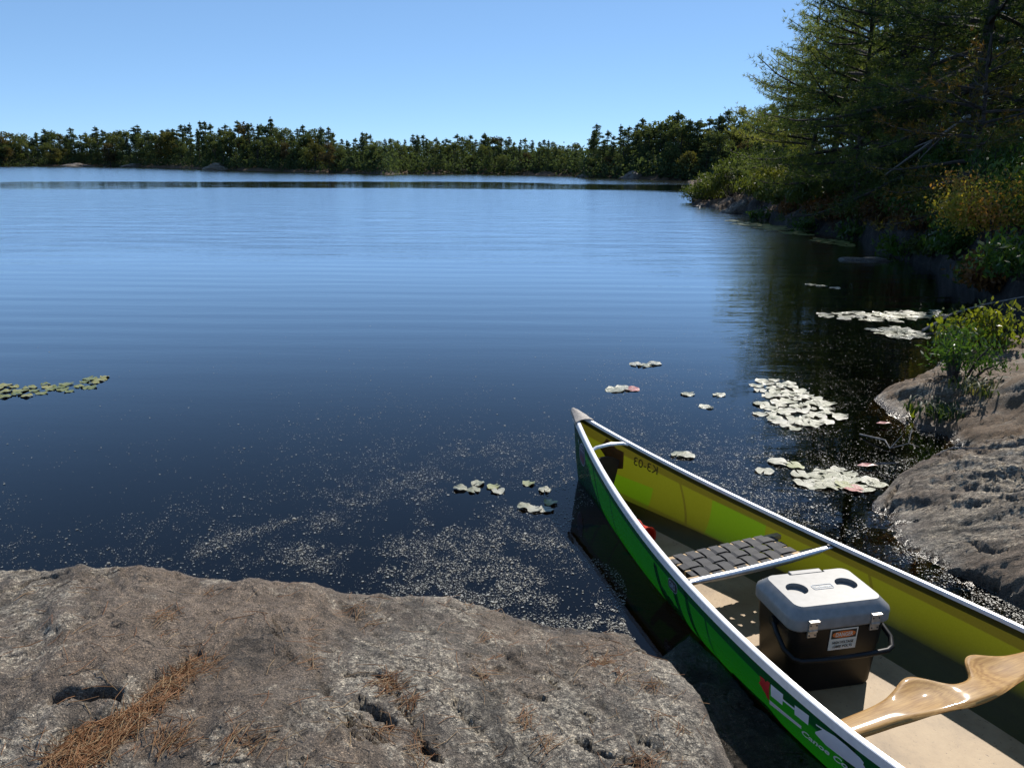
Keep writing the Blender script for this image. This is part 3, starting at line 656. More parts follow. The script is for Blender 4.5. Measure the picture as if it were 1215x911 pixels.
# hull skin
st = np.concatenate([-np.sin(np.linspace(math.pi / 2, 0, 56))[:-1], np.sin(np.linspace(0, math.pi / 2, 56))]) * CL * 0.9995
ph = np.linspace(-math.pi / 2, math.pi / 2, 45)
V = []; 
for x in st:
    w, g, k, n_ = c_w(x), c_g(x), c_k(x), c_n(x)
    for p in ph:
        f = math.sin(p); s_ = 1 if f >= 0 else -1
        yy = s_ * w * abs(math.sin(p)) ** (2 / n_); zz = g - (g - k) * abs(math.cos(p)) ** (2 / n_)
        V.append((x, yy, zz))
nph = len(ph)
Fq = np.array([(i * nph + j, i * nph + j + 1, (i + 1) * nph + j + 1, (i + 1) * nph + j) for i in range(len(st) - 1) for j in range(nph - 1)])
me = mesh_np('hull', V, Fq)
hull = link('hull', me, [M['hull']], canoe, smooth=True)
me.update()
# make the outer side the front side
mid = me.polygons[(len(st) // 2) * (nph - 1) + 2]
if mid.normal.y * mid.center.y < 0: me.flip_normals()
# floor liner
V = []; fs_ = np.linspace(-1, 1, 15); xs_f = np.linspace(-1.75, 1.75, 60)
for x in xs_f:
    zf = ZK + 0.016; hw = max(0.01, min(c_y(x, zf) - 0.004, 0.36))
    for q in fs_: V.append((x, hw * q, zf + 0.012 * abs(q) ** 4))
V += [(v[0], v[1] * 0.98, v[2] - 0.008) for v in V]
nf = len(fs_); nn = len(xs_f) * nf
Fq = [(i * nf + j, (i + 1) * nf + j, (i + 1) * nf + j + 1, i * nf + j + 1) for i in range(len(xs_f) - 1) for j in range(nf - 1)]
me = mesh_np('floor_panel', V, Fq + [tuple(nn + q for q in f[::-1]) for f in Fq])
link('floor_panel', me, [M['floor']], canoe, smooth=True)
FLOOR = ZK + 0.017
# gunwales
for side in (1, -1):
    xs_g = np.linspace(-CL * 0.985, CL * 0.985, 90)
    prof = [(-0.008, -0.004), (-0.008, 0.008), (-0.006, 0.010), (0.007, 0.010), (0.011, 0.008), (0.012, -0.018), (0.010, -0.020), (0.008, -0.004)]
    V = []
    for x in xs_g:
        t = Vector((1, (c_w(x + .01) - c_w(x - .01)) / .02, 0)).normalized(); nrm = Vector((-t.y, t.x, 0))
        for a, b_ in prof:
            V.append((x + nrm.x * a, (c_w(x) + nrm.y * a) * side, c_g(x) + b_))
    k_ = len(prof)
    mb = MB(); mb.add(V, [(i * k_ + j, i * k_ + (j + 1) % k_, (i + 1) * k_ + (j + 1) % k_, (i + 1) * k_ + j) for i in range(len(xs_g) - 1) for j in range(k_)] + [tuple(range(k_)), tuple((len(xs_g) - 1) * k_ + j for j in range(k_))])
    mb.build('gunwale', [M['alu']], canoe)
# deck caps at both ends
for s_ in (1, -1):
    mb = MB(); V = []
    xs_d = np.linspace(CL - 0.115, CL + 0.012, 9)
    for i, x in enumerate(xs_d):
        xx = min(x, CL); hw = max(c_w(xx) + 0.016, 0.013) * (1.0 if i < 8 else 0.75); z = c_g(xx) + 0.012
        for q, dz in ((-1, -0.022), (-1, 0.0), (-0.5, 0.008), (0, 0.011), (0.5, 0.008), (1, 0.0), (1, -0.022)):
            V.append((x * s_, hw * q, z + dz + (0.004 if i in (3, 4, 5, 6) else 0)))
    mb.add(V, [(i * 7 + j, i * 7 + j + 1, (i + 1) * 7 + j + 1, (i + 1) * 7 + j) for i in range(8) for j in range(6)] + [tuple(range(56, 63))])
    mb.build('deck_cap', [M['deck']], canoe, smooth=True)
    # bow handle
    xh = 1.89 * s_; w = c_w(xh)
    MBh = MB(); MBh.tube([(xh, -w + .004, c_g(xh) - .008), (xh, -w * .7, c_g(xh) + .004), (xh, 0, c_g(xh) + .010), (xh, w * .7, c_g(xh) + .004), (xh, w - .004, c_g(xh) - .008)], 0.009, 8, flat=[.5, .9, 1, .9, .5])
    MBh.build('carry_handle', [M['alu']], canoe, smooth=True)
    # dark brown upright plate just past the handle
    mb = MB(); xb = 1.93 * s_; pr = []
    for q in np.linspace(-1, 1, 13):
        z = c_g(xb) - 0.055 - (c_g(xb) - 0.055 - ZK - .02) * abs(q) ** 6 * 0.0
        pr.append((q, z))
    V = []
    for q, z in pr:
        zt = c_g(xb) - 0.075; V.append((xb, q * (c_y(xb, zt) - .004), zt - 0.03 * q * q))
    for q, z in reversed(pr):
        zb_ = c_k(xb) + .02; V.append((xb, q * max(0.01, c_y(xb, zb_ + .03) - .006), zb_ + 0.05 * q * q))
    n_ = len(V); V2 = [(v[0] + 0.012 * s_, v[1], v[2]) for v in V]
    mb.add(V + V2, [tuple(range(n_)), tuple(range(2 * n_ - 1, n_ - 1, -1))] + [(i, (i + 1) % n_, n_ + (i + 1) % n_, n_ + i) for i in range(n_)])
    mb.build('dark_plate', [M['dark_brown']], canoe)

def hull_pt(x, z, side, off):
    y = c_y(x, z); dy = (c_y(x + .005, z) - c_y(x - .005, z)) / .01; dz_ = (c_y(x, z + .004) - c_y(x, z - .004)) / .008
    n_ = Vector((-dy, 1, -dz_)).normalized() * off
    return (x + n_.x, (y + n_.y) * side, z + n_.z)
def decal(name, mat, polys, side, off, parent, n=6):
    """polygons given in hull (x,z): triangulated, subdivided and laid on the skin with thickness"""
    bm = bmesh.new()
    for pl in polys:
        vs_ = [bm.verts.new((p[0], p[1], 0)) for p in pl]
        bm.faces.new(vs_)
    bmesh.ops.triangulate(bm, faces=bm.faces)
    for _ in range(2):
        ed = [e for e in bm.edges if e.calc_length() > 0.02]
        if not ed: break
        bmesh.ops.subdivide_edges(bm, edges=ed, cuts=1)
        bmesh.ops.triangulate(bm, faces=bm.faces)
    for v in bm.verts: v.co = hull_pt(v.co.x, v.co.y, side, off)
    me = bpy.data.meshes.new(name); bm.to_mesh(me); bm.free()
    return link(name, me, [mat], parent)
def text_mesh(body, size, bold=0.0, shear=0.0, sx=1.0):
    cu = bpy.data.curves.new('txt', 'FONT'); cu.body = body; cu.size = size; cu.offset = bold; cu.shear = shear
    cu.resolution_u = 3
    ob = bpy.data.objects.new('txt', cu); col.objects.link(ob)
    dg = bpy.context.evaluated_depsgraph_get()
    me = bpy.data.meshes.new_from_object(ob.evaluated_get(dg))
    bpy.data.objects.remove(ob); bpy.data.curves.remove(cu)
    for v in me.vertices: v.co.x *= sx
    return me
# company mark on the port side (bow is to the left when read)
lf = [(.375, .104), (.367, .118), (.372, .131), (.358, .126), (.352, .133), (.345, .128), (.337, .137), (.326, .138), (.326, .0755), (.337, .080), (.345, .090), (.355, .093), (.362, .100)]
decal('maple_leaf', M['red'], [lf], 1, 0.0015, canoe)
white_polys = [[(.321, .137), (.267, .1415), (.267, .106), (.318, .1005)], [(.267, .127), (.218, .132), (.218, .126), (.267, .121)], [(.2185, .142), (.163, .149), (.163, .119), (.2165, .1135)], [(.326, .081), (.189, .0965), (.189, .086), (.327, .0655)]]
decal('company_mark', M['white'], white_polys, 1, 0.0015, canoe)
two = [(.136, .1435), (.098, .150), (.071, .156), (.030, .1575), (-.012, .155), (-.024, .150), (-.023, .1435), (.005, .136), (.06, .1235), (-.045, .1305), (-.045, .122), (.095, .1075), (.136, .1135), (.136, .119), (.075, .1325), (.035, .143), (.020, .148), (.032, .1515), (.073, .1495), (.112, .1435), (.135, .1395)]
decal('company_numeral', M['white'], [two], 1, 0.0015, canoe)
tm = text_mesh('Canoe Co.', 0.040, 0.0012, 0.25, 1.0)
for v in tm.vertices:
    x = .192 - v.co.x; z = .070 + 0.12 * v.co.x + v.co.y * 0.62
    v.co = hull_pt(x, z, 1, 0.0016)
link('company_lettering', tm, [M['white']], canoe)
# pill badge
def pill(cx, cz, a, b_, sl, n=28, e=3.0):
    out = []
    for i in range(n):
        t = 2 * math.pi * i / n; u = math.copysign(abs(math.cos(t)) ** (2 / e), math.cos(t)) * a; w = math.copysign(abs(math.sin(t)) ** (2 / e), math.sin(t)) * b_
        out.append((cx + u, cz + w - sl * u))
    return out
decal('maker_badge', M['emblem_line'], [pill(.908, .124, .036, .022, .05)], 1, 0.0012, canoe)
decal('badge_field', M['black_ink'], [pill(.908, .124, .0335, .0195, .05)], 1, 0.002, canoe)
tm = text_mesh('GRS', 0.030, 0.0006, 0.0, 0.9)
for v in tm.vertices: v.co = hull_pt(.935 - v.co.x, .113 + v.co.y + .04 * v.co.x, 1, 0.0028)
link('badge_lettering', tm, [M['emblem_line']], canoe)
# round bow emblem
decal('bow_emblem', M['emblem_line'], [pill(2.045, .185, .062, .058, .1, e=2.0)], 1, 0.0012, canoe)
decal('emblem_field', M['emblem_dark'], [pill(2.045, .185, .056, .052, .1, e=2.0)], 1, 0.002, canoe)
decal('emblem_banner', M['emblem_red'], [[(2.085, .155), (2.005, .140), (2.02, .175), (2.075, .178)]], 1, 0.0028, canoe)
decal('emblem_stripes', M['emblem_line'], [[(2.09, .200), (2.0, .207), (2.0, .212), (2.09, .206)], [(2.085, .216), (2.02, .222), (2.02, .226), (2.085, .221)], [(2.12, .238), (2.10, .215), (2.105, .213), (2.125, .236)]], 1, 0.0028, canoe)
# registration written outside and read in reverse through the skin on the starboard side
tm = text_mesh('K3-03', 0.058, 0.0003, 0.0, 1.05)
for v in tm.vertices:
    x = 1.70 + v.co.x; z = .172 + v.co.y + 0.05 * v.co.x
    y = c_y(x, z) - 0.003; v.co = (x, -y, z)
link('registration', tm, [M['brown_ink']], canoe)
decal('glue_patch', M['brown_patch'], [[(2.02, .262), (2.00, .235), (1.985, .245), (1.96, .228), (1.91, .222), (1.905, .14), (1.935, .13), (1.98, .135), (2.06, .2)]], -1, -0.004, canoe)

# bow seat of woven webbing
def arm(mb, p, q, w, h): 
    p, q = Vector(p), Vector(q); d = (q - p); mb.box(((p + q) / 2), (d.length, w, h), math.atan2(d.y, d.x))
SZ = 0.125
seat = MB()
for x in (0.905, 1.062):
    w = c_y(x, SZ) - 0.004
    arm(seat, (x, -w, SZ), (x, w, SZ), 0.026, 0.020)
for y in (-0.235, 0.225): arm(seat, (0.918, y, SZ), (1.049, y, SZ), 0.024, 0.018)
seat = seat.build('bow_seat', [M['ash']], canoe, bevel=0.003)
web = MB()
ny_ = 8; ys_ = np.linspace(-0.195, 0.19, ny_); xs_ = np.linspace(0.935, 1.035, 3)
def strap(mb, pts, wid, axis, th=0.0022):
    V = []
    for p in pts:
        for sgn, dz in ((-1, 0), (1, 0), (1, -th), (-1, -th)):
            q = list(p); q[1 - axis] += sgn * wid / 2; q[2] += dz; V.append(q)
    n_ = len(pts)
    mb.add(V, [(i * 4 + j, i * 4 + (j + 1) % 4, (i + 1) * 4 + (j + 1) % 4, (i + 1) * 4 + j) for i in range(n_ - 1) for j in range(4)] + [(0, 1, 2, 3), tuple((n_ - 1) * 4 + j for j in (3, 2, 1, 0))])
top = SZ + 0.013
for i, y in enumerate(ys_):
    pts = [(0.890, y, SZ - 0.010), (0.890, y, top - .001), (0.905, y, top)]
    for j, x in enumerate(xs_): pts += [(x - .012, y, top + (0.0036 if (i + j) % 2 else -0.0036)), (x + .012, y, top + (0.0036 if (i + j) % 2 else -0.0036))]
    pts += [(1.062, y, top), (1.077, y, top - .001), (1.077, y, SZ - 0.010)]
    strap(web, pts, 0.041, 0)
for j, x in enumerate(xs_):
    pts = [(x, -0.249, SZ - .01), (x, -0.249, top - .001), (x, -.238, top)]
    for i, y in enumerate(ys_): pts += [(x, y - .018, top + (-0.0036 if (i + j) % 2 else 0.0036)), (x, y + .018, top + (-0.0036 if (i + j) % 2 else 0.0036))]
    pts += [(x, .230, top), (x, .240, top - .001), (x, .240, SZ - .01)]
    strap(web, pts, 0.036, 1)
web.build('seat_webbing', [M['webbing']], seat)
# aluminium thwart
xt = 0.835; w = c_w(xt); zt = c_g(xt) - 0.012
mb = MB(); mb.tube([(xt, -w + .003, zt), (xt, -w + .04, zt), (xt, -w + .07, zt - .006), (xt, -w * .4, zt - .012), (xt, 0, zt - .013), (xt, w * .4, zt - .012), (xt, w - .07, zt - .006), (xt, w - .04, zt), (xt, w - .003, zt)], [.012, .013, .0135, .0135, .0135, .0135, .0135, .013, .012], 12, flat=[.25, .3, .85, 1, 1, 1, .85, .3, .25])
mb.build('thwart', [M['alu_dull']], canoe, smooth=True)
for s_ in (-1, 1):
    mb = MB(); mb.tube([(xt, s_ * (w - .022), zt + .002), (xt, s_ * (w - .022), zt + .010)], .005, 6)
    mb.build('thwart_bolt', [M['rivet']], canoe)
# carved portage yoke
ny_, nx_ = 97, 17
ctrl_f = [(0, .047), (.035, .050), (.065, .075), (.085, .104), (.115, .120), (.145, .118), (.185, .104), (.23, .092), (.30, .086), (.42, .084)]
ctrl_a = [(0, -.030), (.06, -.029), (.12, -.020), (.2, -.004), (.28, .010), (.42, .020)]
def sm(y, c): return float(np.interp(abs(y), [q[0] for q in c], [q[1] for q in c]))
Vt, Vb = [], []
ysY = np.linspace(-0.427, 0.427, ny_)
kern = np.array([1, 2, 3, 2, 1.]) / 9
ff = np.convolve(np.pad([sm(y, ctrl_f) for y in ysY], 2, mode='edge'), kern, 'valid'); fa = np.convolve(np.pad([sm(y, ctrl_a) for y in ysY], 2, mode='edge'), kern, 'valid')
for i, y in enumerate(ysY):
    xm, w_ = (ff[i] + fa[i]) / 2, (ff[i] - fa[i]) / 2
    pad = math.exp(-((abs(y) - .135) / .075) ** 2); neck = math.exp(-(y / .06) ** 2)
    zc = ZM - 0.016 + 0.018 * math.exp(-(y / .25) ** 2)
    for j in range(nx_):
        q = -1 + 2 * j / (nx_ - 1)
        lift = pad * (0.012 * max(0, q) ** 1.8 - 0.009 * (1 - q * q)) + 0.003 * (1 - q * q)
        edge = max(0, (abs(q) - 0.8) / 0.2) ** 2 * 0.007
        x = xm + w_ * q
        Vt.append((x, y, zc + lift + 0.009 - edge)); Vb.append((x, y, zc + lift * 0.9 - 0.011 + edge + 0.010 * max(0, -q) * pad - 0.006 * (1 - q * q)))
n1 = len(Vt)
Fs = []
for i in range(ny_ - 1):
    for j in range(nx_ - 1):
        a = i * nx_ + j; Fs.append((a, a + 1, a + nx_ + 1, a + nx_)); Fs.append((n1 + a, n1 + a + nx_, n1 + a + nx_ + 1, n1 + a + 1))
    for j in (0, nx_ - 1):
        a = i * nx_ + j; Fs.append((a, a + nx_, n1 + a + nx_, n1 + a))
for i in (0, ny_ - 1):
    for j in range(nx_ - 1): a = i * nx_ + j; Fs.append((a, n1 + a, n1 + a + 1, a + 1))
mb = MB(); mb.add(Vt + Vb, Fs); yk = mb.build('portage_yoke', [M['yoke']], canoe, smooth=True)
# stern seat (behind the viewer's frame edge) in the same style
ss_ = MB()
for x in (-1.25, -1.45):
    w = c_y(x, SZ + .03) - 0.004; arm(ss_, (x, -w, SZ + .03), (x, w, SZ + .03), 0.026, 0.020)
ss_.build('stern_seat', [M['ash']], canoe)

# ------------------------------------------------------------------ cooler in the canoe
ck = empty('cooler', c2w(0.525, 0.030, FLOOR), TH + R(77.7))   # local x: along the long side, local -y... front faces the stern
tag(ck, 'black cooler with silver cup-holder lid and danger sticker standing on the canoe floor', 'cooler')
# local frame: X = along front, from starboard(-) to port(+)?, Y = front (towards stern)
def rrect(a, b_, r, n=6):
    out = []
    for cx_, cy_, t0 in ((a - r, b_ - r, 0), (-a + r, b_ - r, 90), (-a + r, -b_ + r, 180), (a - r, -b_ + r, 270)):
        for i in range(n + 1):
            t = R(t0 + 90 * i / n); out.append((cx_ + r * math.cos(t), cy_ + r * math.sin(t)))
    return out
def loft(mb, secs, mi=0):
    """secs: list of (a, b, r, z)"""
    n_ = None; V = []
    for a, b_, r, z in secs:
        l_ = rrect(a, b_, r); n_ = len(l_); V += [(p[0], p[1], z) for p in l_]
    Fs = [(i * n_ + j, i * n_ + (j + 1) % n_, (i + 1) * n_ + (j + 1) % n_, (i + 1) * n_ + j) for i in range(len(secs) - 1) for j in range(n_)]
    Fs += [tuple(range(n_))[::-1], tuple((len(secs) - 1) * n_ + j for j in range(n_))]
    mb.add(V, Fs, mi)
HB, HT = 0.245, 0.31
mb = MB(); loft(mb, [(.146, .096, .03, 0.0), (.152, .102, .035, 0.012), (.160, .110, .035, HB * .62), (.1615, .1115, .035, HB * .63), (.166, .1165, .035, HB)])
body = mb.build('body', [M['plastic_black']], ck, smooth=True)
mb = MB(); loft(mb, [(.171, .121, .036, HB - .008), (.176, .126, .038, HB - .002), (.177, .127, .038, HB + .028), (.174, .124, .036, HB + .038), (.152, .103, .030, HT - .004), (.148, .099, .028, HT)])
lid = mb.build('lid', [M['lid']], ck, smooth=True)
cut = MB()
for s_ in (-1, 1): cut.tube([(s_ * .088, -.005, HT - .016), (s_ * .088, -.005, HT + .03)], .035, 32)
cut.box((0, -.112, HT + .008), (.13, .05, .04))
cut_o = cut.build('cutter', [M['lid']], ck)
md = lid.modifiers.new('b', 'BOOLEAN'); md.object = cut_o; md.operation = 'DIFFERENCE'; md.solver = 'EXACT'
dg = bpy.context.evaluated_depsgraph_get(); nm = bpy.data.meshes.new_from_object(lid.evaluated_get(dg))
lid.modifiers.clear(); lid.data = nm
try: nm.set_sharp_from_angle(angle=R(35))
except Exception: pass
bpy.data.objects.remove(cut_o)
mb = MB(); mb.box((0, -.100, HT - .004), (.115, .022, .012)); mb.build('lid_grip', [M['lid']], lid, bevel=.003)
# embossed plate on the lid
def frame_poly(mb, a, b_, r, t, z, h):
    o_, i_ = rrect(a, b_, r), rrect(a - t, b_ - t, max(.001, r - t)); n_ = len(o_)
    V = [(p[0], p[1] , z + h) for p in o_] + [(p[0], p[1], z + h) for p in i_] + [(p[0], p[1], z - .001) for p in o_] + [(p[0], p[1], z - .001) for p in i_]
    Fs = []
    for j in range(n_):
        k = (j + 1) % n_
        Fs += [(j, k, n_ + k, n_ + j), (2 * n_ + j, j + 0, k, 2 * n_ + k)[::-1], (n_ + j, n_ + k, 3 * n_ + k, 3 * n_ + j)]
    mb.add(V, Fs)
mb = MB(); frame_poly(mb, .036, .0135, .006, .002, HT, .0016)
emb = mb.build('lid_emblem', [M['emblem_line']], lid)
tm = text_mesh('Coleman', 0.0165, 0.0003, 0, 1.05)
wx = max(v.co.x for v in tm.vertices)
for v in tm.vertices: v.co = (-(v.co.x - wx / 2), -(v.co.y - .005) , HT + .0012)
link('emblem_lettering', tm, [M['emblem_line']], emb)
# two latches on the front (+Y local)
for s_ in (-1, 1):
    mb = MB(); x = s_ * .108; y = .1285
    mb.box((x, y + .001, HB + .012), (.030, .005, .030)); mb.box((x, y + .004, HB + .030), (.034, .013, .007)); mb.box((x, y - .003, HB - .014), (.030, .006, .024)); mb.box((x, y + .003, HB - .002), (.028, .006, .007))
    la = mb.build('latch', [M['steel']], ck, bevel=.0012)
    for dx in (-.010, .010):
        for y0, dz in ((.002, .018), (-.0015, -.018)):
            rv = MB(); rv.tube([(x + dx, y + y0, HB + dz), (x + dx, y + y0 + .0027, HB + dz)], .0028, 8); rv.build('rivet', [M['rivet']], la)
# bail handle swung down in front
mb = MB()
HS = []
for s_ in (-1, 1):
    HS.append([(s_ * .170, .010, HB - .03), (s_ * .181, .05, HB - .045), (s_ * .186, .11, HB - .070), (s_ * .172, .140, HB - .085)])
path = HS[0] + [(-.150, .150, HB - .090), (-.08, .152, HB - .093), (0, .152, HB - .094), (.08, .152, HB - .093), (.150, .150, HB - .090)] + HS[1][::-1]
mb.tube(path, [.008] + [.0085] * (len(path) - 2) + [.008], 10)
for s_ in (-1, 1): mb.tube([(s_ * .160, .010, HB - .03), (s_ * .178, .010, HB - .03)], .016, 14)
mb.build('bail_handle', [M['plastic_black']], ck, smooth=True)
# danger sticker
sk_y = .1215; LW, LH = .096, .076; lz = HB - .053
def fpt(u, v, off=.0): # u to the reader's right (reader looks at the front): local x decreases
    z = lz + v * 1.22; y = np.interp(z, [HB * .63, HB], [.1115, .1165]) + off
    return (-u * 1.28 - .012, y, z)
def flat(name, mat, polys, off, parent):
    bm = bmesh.new()
    for pl in polys:
        vs_ = [bm.verts.new(fpt(u, v, off)) for u, v in pl]; bm.faces.new(vs_)
    me = bpy.data.meshes.new(name); bm.to_mesh(me); bm.free(); return link(name, me, [mat], parent)
mb = MB(); mb.add([fpt(u, v, o_) for o_ in (.0005, .0022) for u, v in ((-.0375, -.031), (.0375, -.031), (.0375, .031), (-.0375, .031))], [(0, 1, 2, 3), (4, 5, 6, 7), (0, 1, 5, 4), (1, 2, 6, 5), (2, 3, 7, 6), (3, 0, 4, 7)])
sticker = mb.build('warning_sticker', [M['label_paper']], ck)
flat('black_panel', M['black_ink'], [[(-.034, .003), (.034, .003), (.034, .0275), (-.034, .0275)]], .0028, sticker)
flat('orange_oval', M['orange'], [pill(0, .0152, .0315, .0098, 0, e=2.3)], .0034, sticker)
for txt, sz, v0, mat, off, wd in (('DANGER', .0165, .0096, 'label_paper', .0042, .048), ('HIGH VOLTAGE', .0105, -.0125, 'black_ink', .0030, .058), ('13800 VOLTS', .0105, -.0245, 'black_ink', .0030, .054)):
    tm = text_mesh(txt, sz, .0003); wx = max(v.co.x for v in tm.vertices)
    for v in tm.vertices: v.co = fpt((v.co.x - wx / 2) * wd / wx, v0 + v.co.y, off)
    link('sticker_lettering', tm, [M[mat]], sticker)

# red bailer lying in the bow
bl = bailer_root = empty('bailer', c2w(1.53, 0.062, FLOOR + .055), TH + R(10))
bl.scale = (.85, .85, .85)
tag(bl, 'round red plastic bailer lying on its side in the bow of the canoe', 'bailer')
mb = MB(); n_ = 28; prof = [(.10, .046), (-.06, .055), (-.066, .060), (-.072, .062), (-.074, .058), (-.070, .051), (-.045, .049), (-.044, .001)]
V = [(a, r * math.cos(2 * math.pi * k / n_), r * math.sin(2 * math.pi * k / n_)) for a, r in prof for k in range(n_)]
mb.add(V, [(i * n_ + k, i * n_ + (k + 1) % n_, (i + 1) * n_ + (k + 1) % n_, (i + 1) * n_ + k) for i in range(len(prof) - 1) for k in range(n_)] + [tuple(range(n_))])
mb.build('cup', [M['red_plastic']], bl, smooth=True)
mb = MB(); mb.tube([(-.05, .01, .052), (-.02, .01, .075), (.04, .01, .075), (.07, .01, .046)], .007, 8); mb.build('handle', [M['red_plastic']], bl, smooth=True)

# ------------------------------------------------------------------ foliage builders
def rand_unit(n, g): v = g.normal(size=(n, 3)); return v / np.linalg.norm(v, axis=1, keepdims=True)
def needles_mesh(name, P, D, per, ln, wd, g, spread=0.8, tone=None):
    """starbursts of thin triangles at points P heading D"""
    n = len(P); P = np.repeat(P, per, 0); D = np.repeat(D, per, 0)
    d = D * 0.75 + rand_unit(n * per, g) * spread; d /= np.linalg.norm(d, axis=1, keepdims=True)
    l = ln * g.uniform(0.6, 1.15, (n * per, 1))
    s_ = np.cross(d, rand_unit(n * per, g)); s_ /= np.linalg.norm(s_, axis=1, keepdims=True) + 1e-9
    w = wd * 0.5
    V = np.stack([P + s_ * w, P - s_ * w, P + d * l + s_ * w * .25], 1).reshape(-1, 3)
    Fc = np.arange(len(V)).reshape(-1, 3)
    t = np.repeat(tone if tone is not None else g.uniform(0, 1, n), per)
    t = np.clip(t + g.uniform(-.12, .12, n * per), 0, 1)
    return mesh_np(name, V, Fc, np.repeat(np.repeat(t[:, None], 3, 1), 3, 0))
def cards_mesh(name, P, size, g, asp=0.6, tone=None, nrm=None, fold=True):
    """small pointed leaf faces (two triangles) at P with random orientation"""
    n = len(P); d = rand_unit(n, g)
    if nrm is not None: d = d * 0.7 + nrm * 0.6; d /= np.linalg.norm(d, axis=1, keepdims=True)
    s_ = np.cross(d, rand_unit(n, g)); s_ /= np.linalg.norm(s_, axis=1, keepdims=True) + 1e-9
    sz = (size * g.uniform(0.6, 1.3, n))[:, None]
    V = np.stack([P - d * sz * .5, P + s_ * sz * asp * .5, P + d * sz * .5, P - s_ * sz * asp * .5], 1).reshape(-1, 3)
    Fc = np.arange(len(V)).reshape(-1, 4)
    t = tone if tone is not None else g.uniform(0, 1, n)
    return mesh_np(name, V, Fc, np.repeat(np.repeat(t[:, None], 3, 1), 4, 0))

def pine_proto(seed, Ht, cb, maxlen, whorl=0.5, per=8, nl=0.12, lean=(0, 0), dens=1.0, low_droop=0.0):
    """white pine: trunk, limbs with twigs, needle tufts -> (trunk mesh data, crown mesh)"""
    g = np.random.default_rng(seed)
    tr = MB(); tp = [(lean[0] * (q ** 1.5) + 0.05 * math.sin(q * 7 + seed), lean[1] * (q ** 1.5), q * Ht) for q in np.linspace(0, 1, 14)]
    r0 = Ht * 0.0145
    tr.tube(tp, [r0 * (1.35 if i == 0 else 1.0) * (1 - 0.93 * i / 13) + .01 for i in range(14)], 9)
    TP = []; TD = []; TT = []
    z = cb
    while z < Ht - 0.25:
        t = (z - cb) / (Ht - cb); k = int(g.integers(4, 6))
        a0 = g.uniform(0, 6.28)
        for i in range(k):
            az = a0 + 6.283 * i / k + g.uniform(-.35, .35)
            ln = maxlen * (1 - t) ** 0.75 * (0.62 + 0.38 * min(1, t * 4)) * g.choice([g.uniform(.35, .7), g.uniform(.75, 1.2)], p=[.3, .7]) + 0.25
            el = math.radians(-14 + 50 * t - low_droop * (1 - t) + g.uniform(-9, 9))
            zz = z + g.uniform(-.15, .15)
            q0 = zz / Ht; c0 = np.array([lean[0] * q0 ** 1.5, lean[1] * q0 ** 1.5, zz])
            h = np.array([math.cos(az), math.sin(az), 0]); sd_ = np.array([-h[1], h[0], 0]); bow = g.uniform(-.12, .12)
            def pt(u): return c0 + h * (ln * u) + sd_ * (bow * ln * u * u) + np.array([0, 0, ln * (math.tan(el) * u - 0.16 * u * u + 0.22 * u ** 4)])
            us = np.linspace(0, 1, 7)
            tr.tube([pt(u) for u in us], [max(.005, (0.012 + 0.013 * ln) * (1 - .85 * u)) for u in us], 5, cap=False)
            tone0 = g.uniform(0.05, 0.95)
            nt_ = max(3, int(ln / 0.19 * dens))
            for j in range(nt_):
                u = 0.22 + 0.78 * (j + g.uniform(0, .8)) / nt_
                if u > 1: continue
                b0 = pt(u); fwd = pt(min(1, u + .05)) - pt(u - .05); fwd /= np.linalg.norm(fwd)
                for s2 in (-1, 1):
                    if g.uniform() < 0.22: continue
                    tl = (0.26 + 0.36 * ln * (1 - u) ** 0.8) * g.uniform(.6, 1.15); tl = min(tl, 0.95)
                    dr_ = fwd * 0.72 + sd_ * s2 * g.uniform(.5, .95) + np.array([0, 0, g.uniform(-.08, .22)]); dr_ /= np.linalg.norm(dr_)
                    m_ = max(2, int(tl / 0.073 * dens))
                    vv = (np.arange(m_) + g.uniform(.3, 1, m_)) / m_
                    pp = b0 + dr_ * (vv[:, None] * tl) + np.stack([np.zeros(m_), np.zeros(m_), 0.10 * tl * vv ** 2 - .02], 1) + g.normal(0, .05, (m_, 3)) - np.array([0, 0, .05]) * g.uniform(0, 1, (m_, 1))
                    TP.append(pp); TD.append(np.repeat((dr_ + np.array([0, 0, .35]))[None], m_, 0)); TT.append(np.clip(tone0 + 0.35 * (vv - .5) + g.uniform(-.15, .15, m_), 0, 1))
                    if tl > .45: tr.tube([b0, b0 + dr_ * tl * .9], [.006, .003], 3, cap=False)
        z += whorl * g.uniform(.75, 1.2)
    TP = np.concatenate(TP); TD = np.concatenate(TD); TD /= np.linalg.norm(TD, axis=1, keepdims=True); TT = np.concatenate(TT)
    return tr, needles_mesh('crown', TP, TD, per, nl, 0.014, g, 1.0, TT)

def tree_from(name, tr, crown, bark, leaf, loc, rz=0, scale=1.0):
    t = empty(name, loc, rz); t.scale = (scale,) * 3
    tr.build('trunk', [bark], t, smooth=True); link('crown', crown, [leaf], t)
    return t

def bank(px, off):
    p = at_dist(px, 230, 10.0); sr = float(shore_r(math.degrees(math.atan2(p[0], p[1]))))
    return sr + off
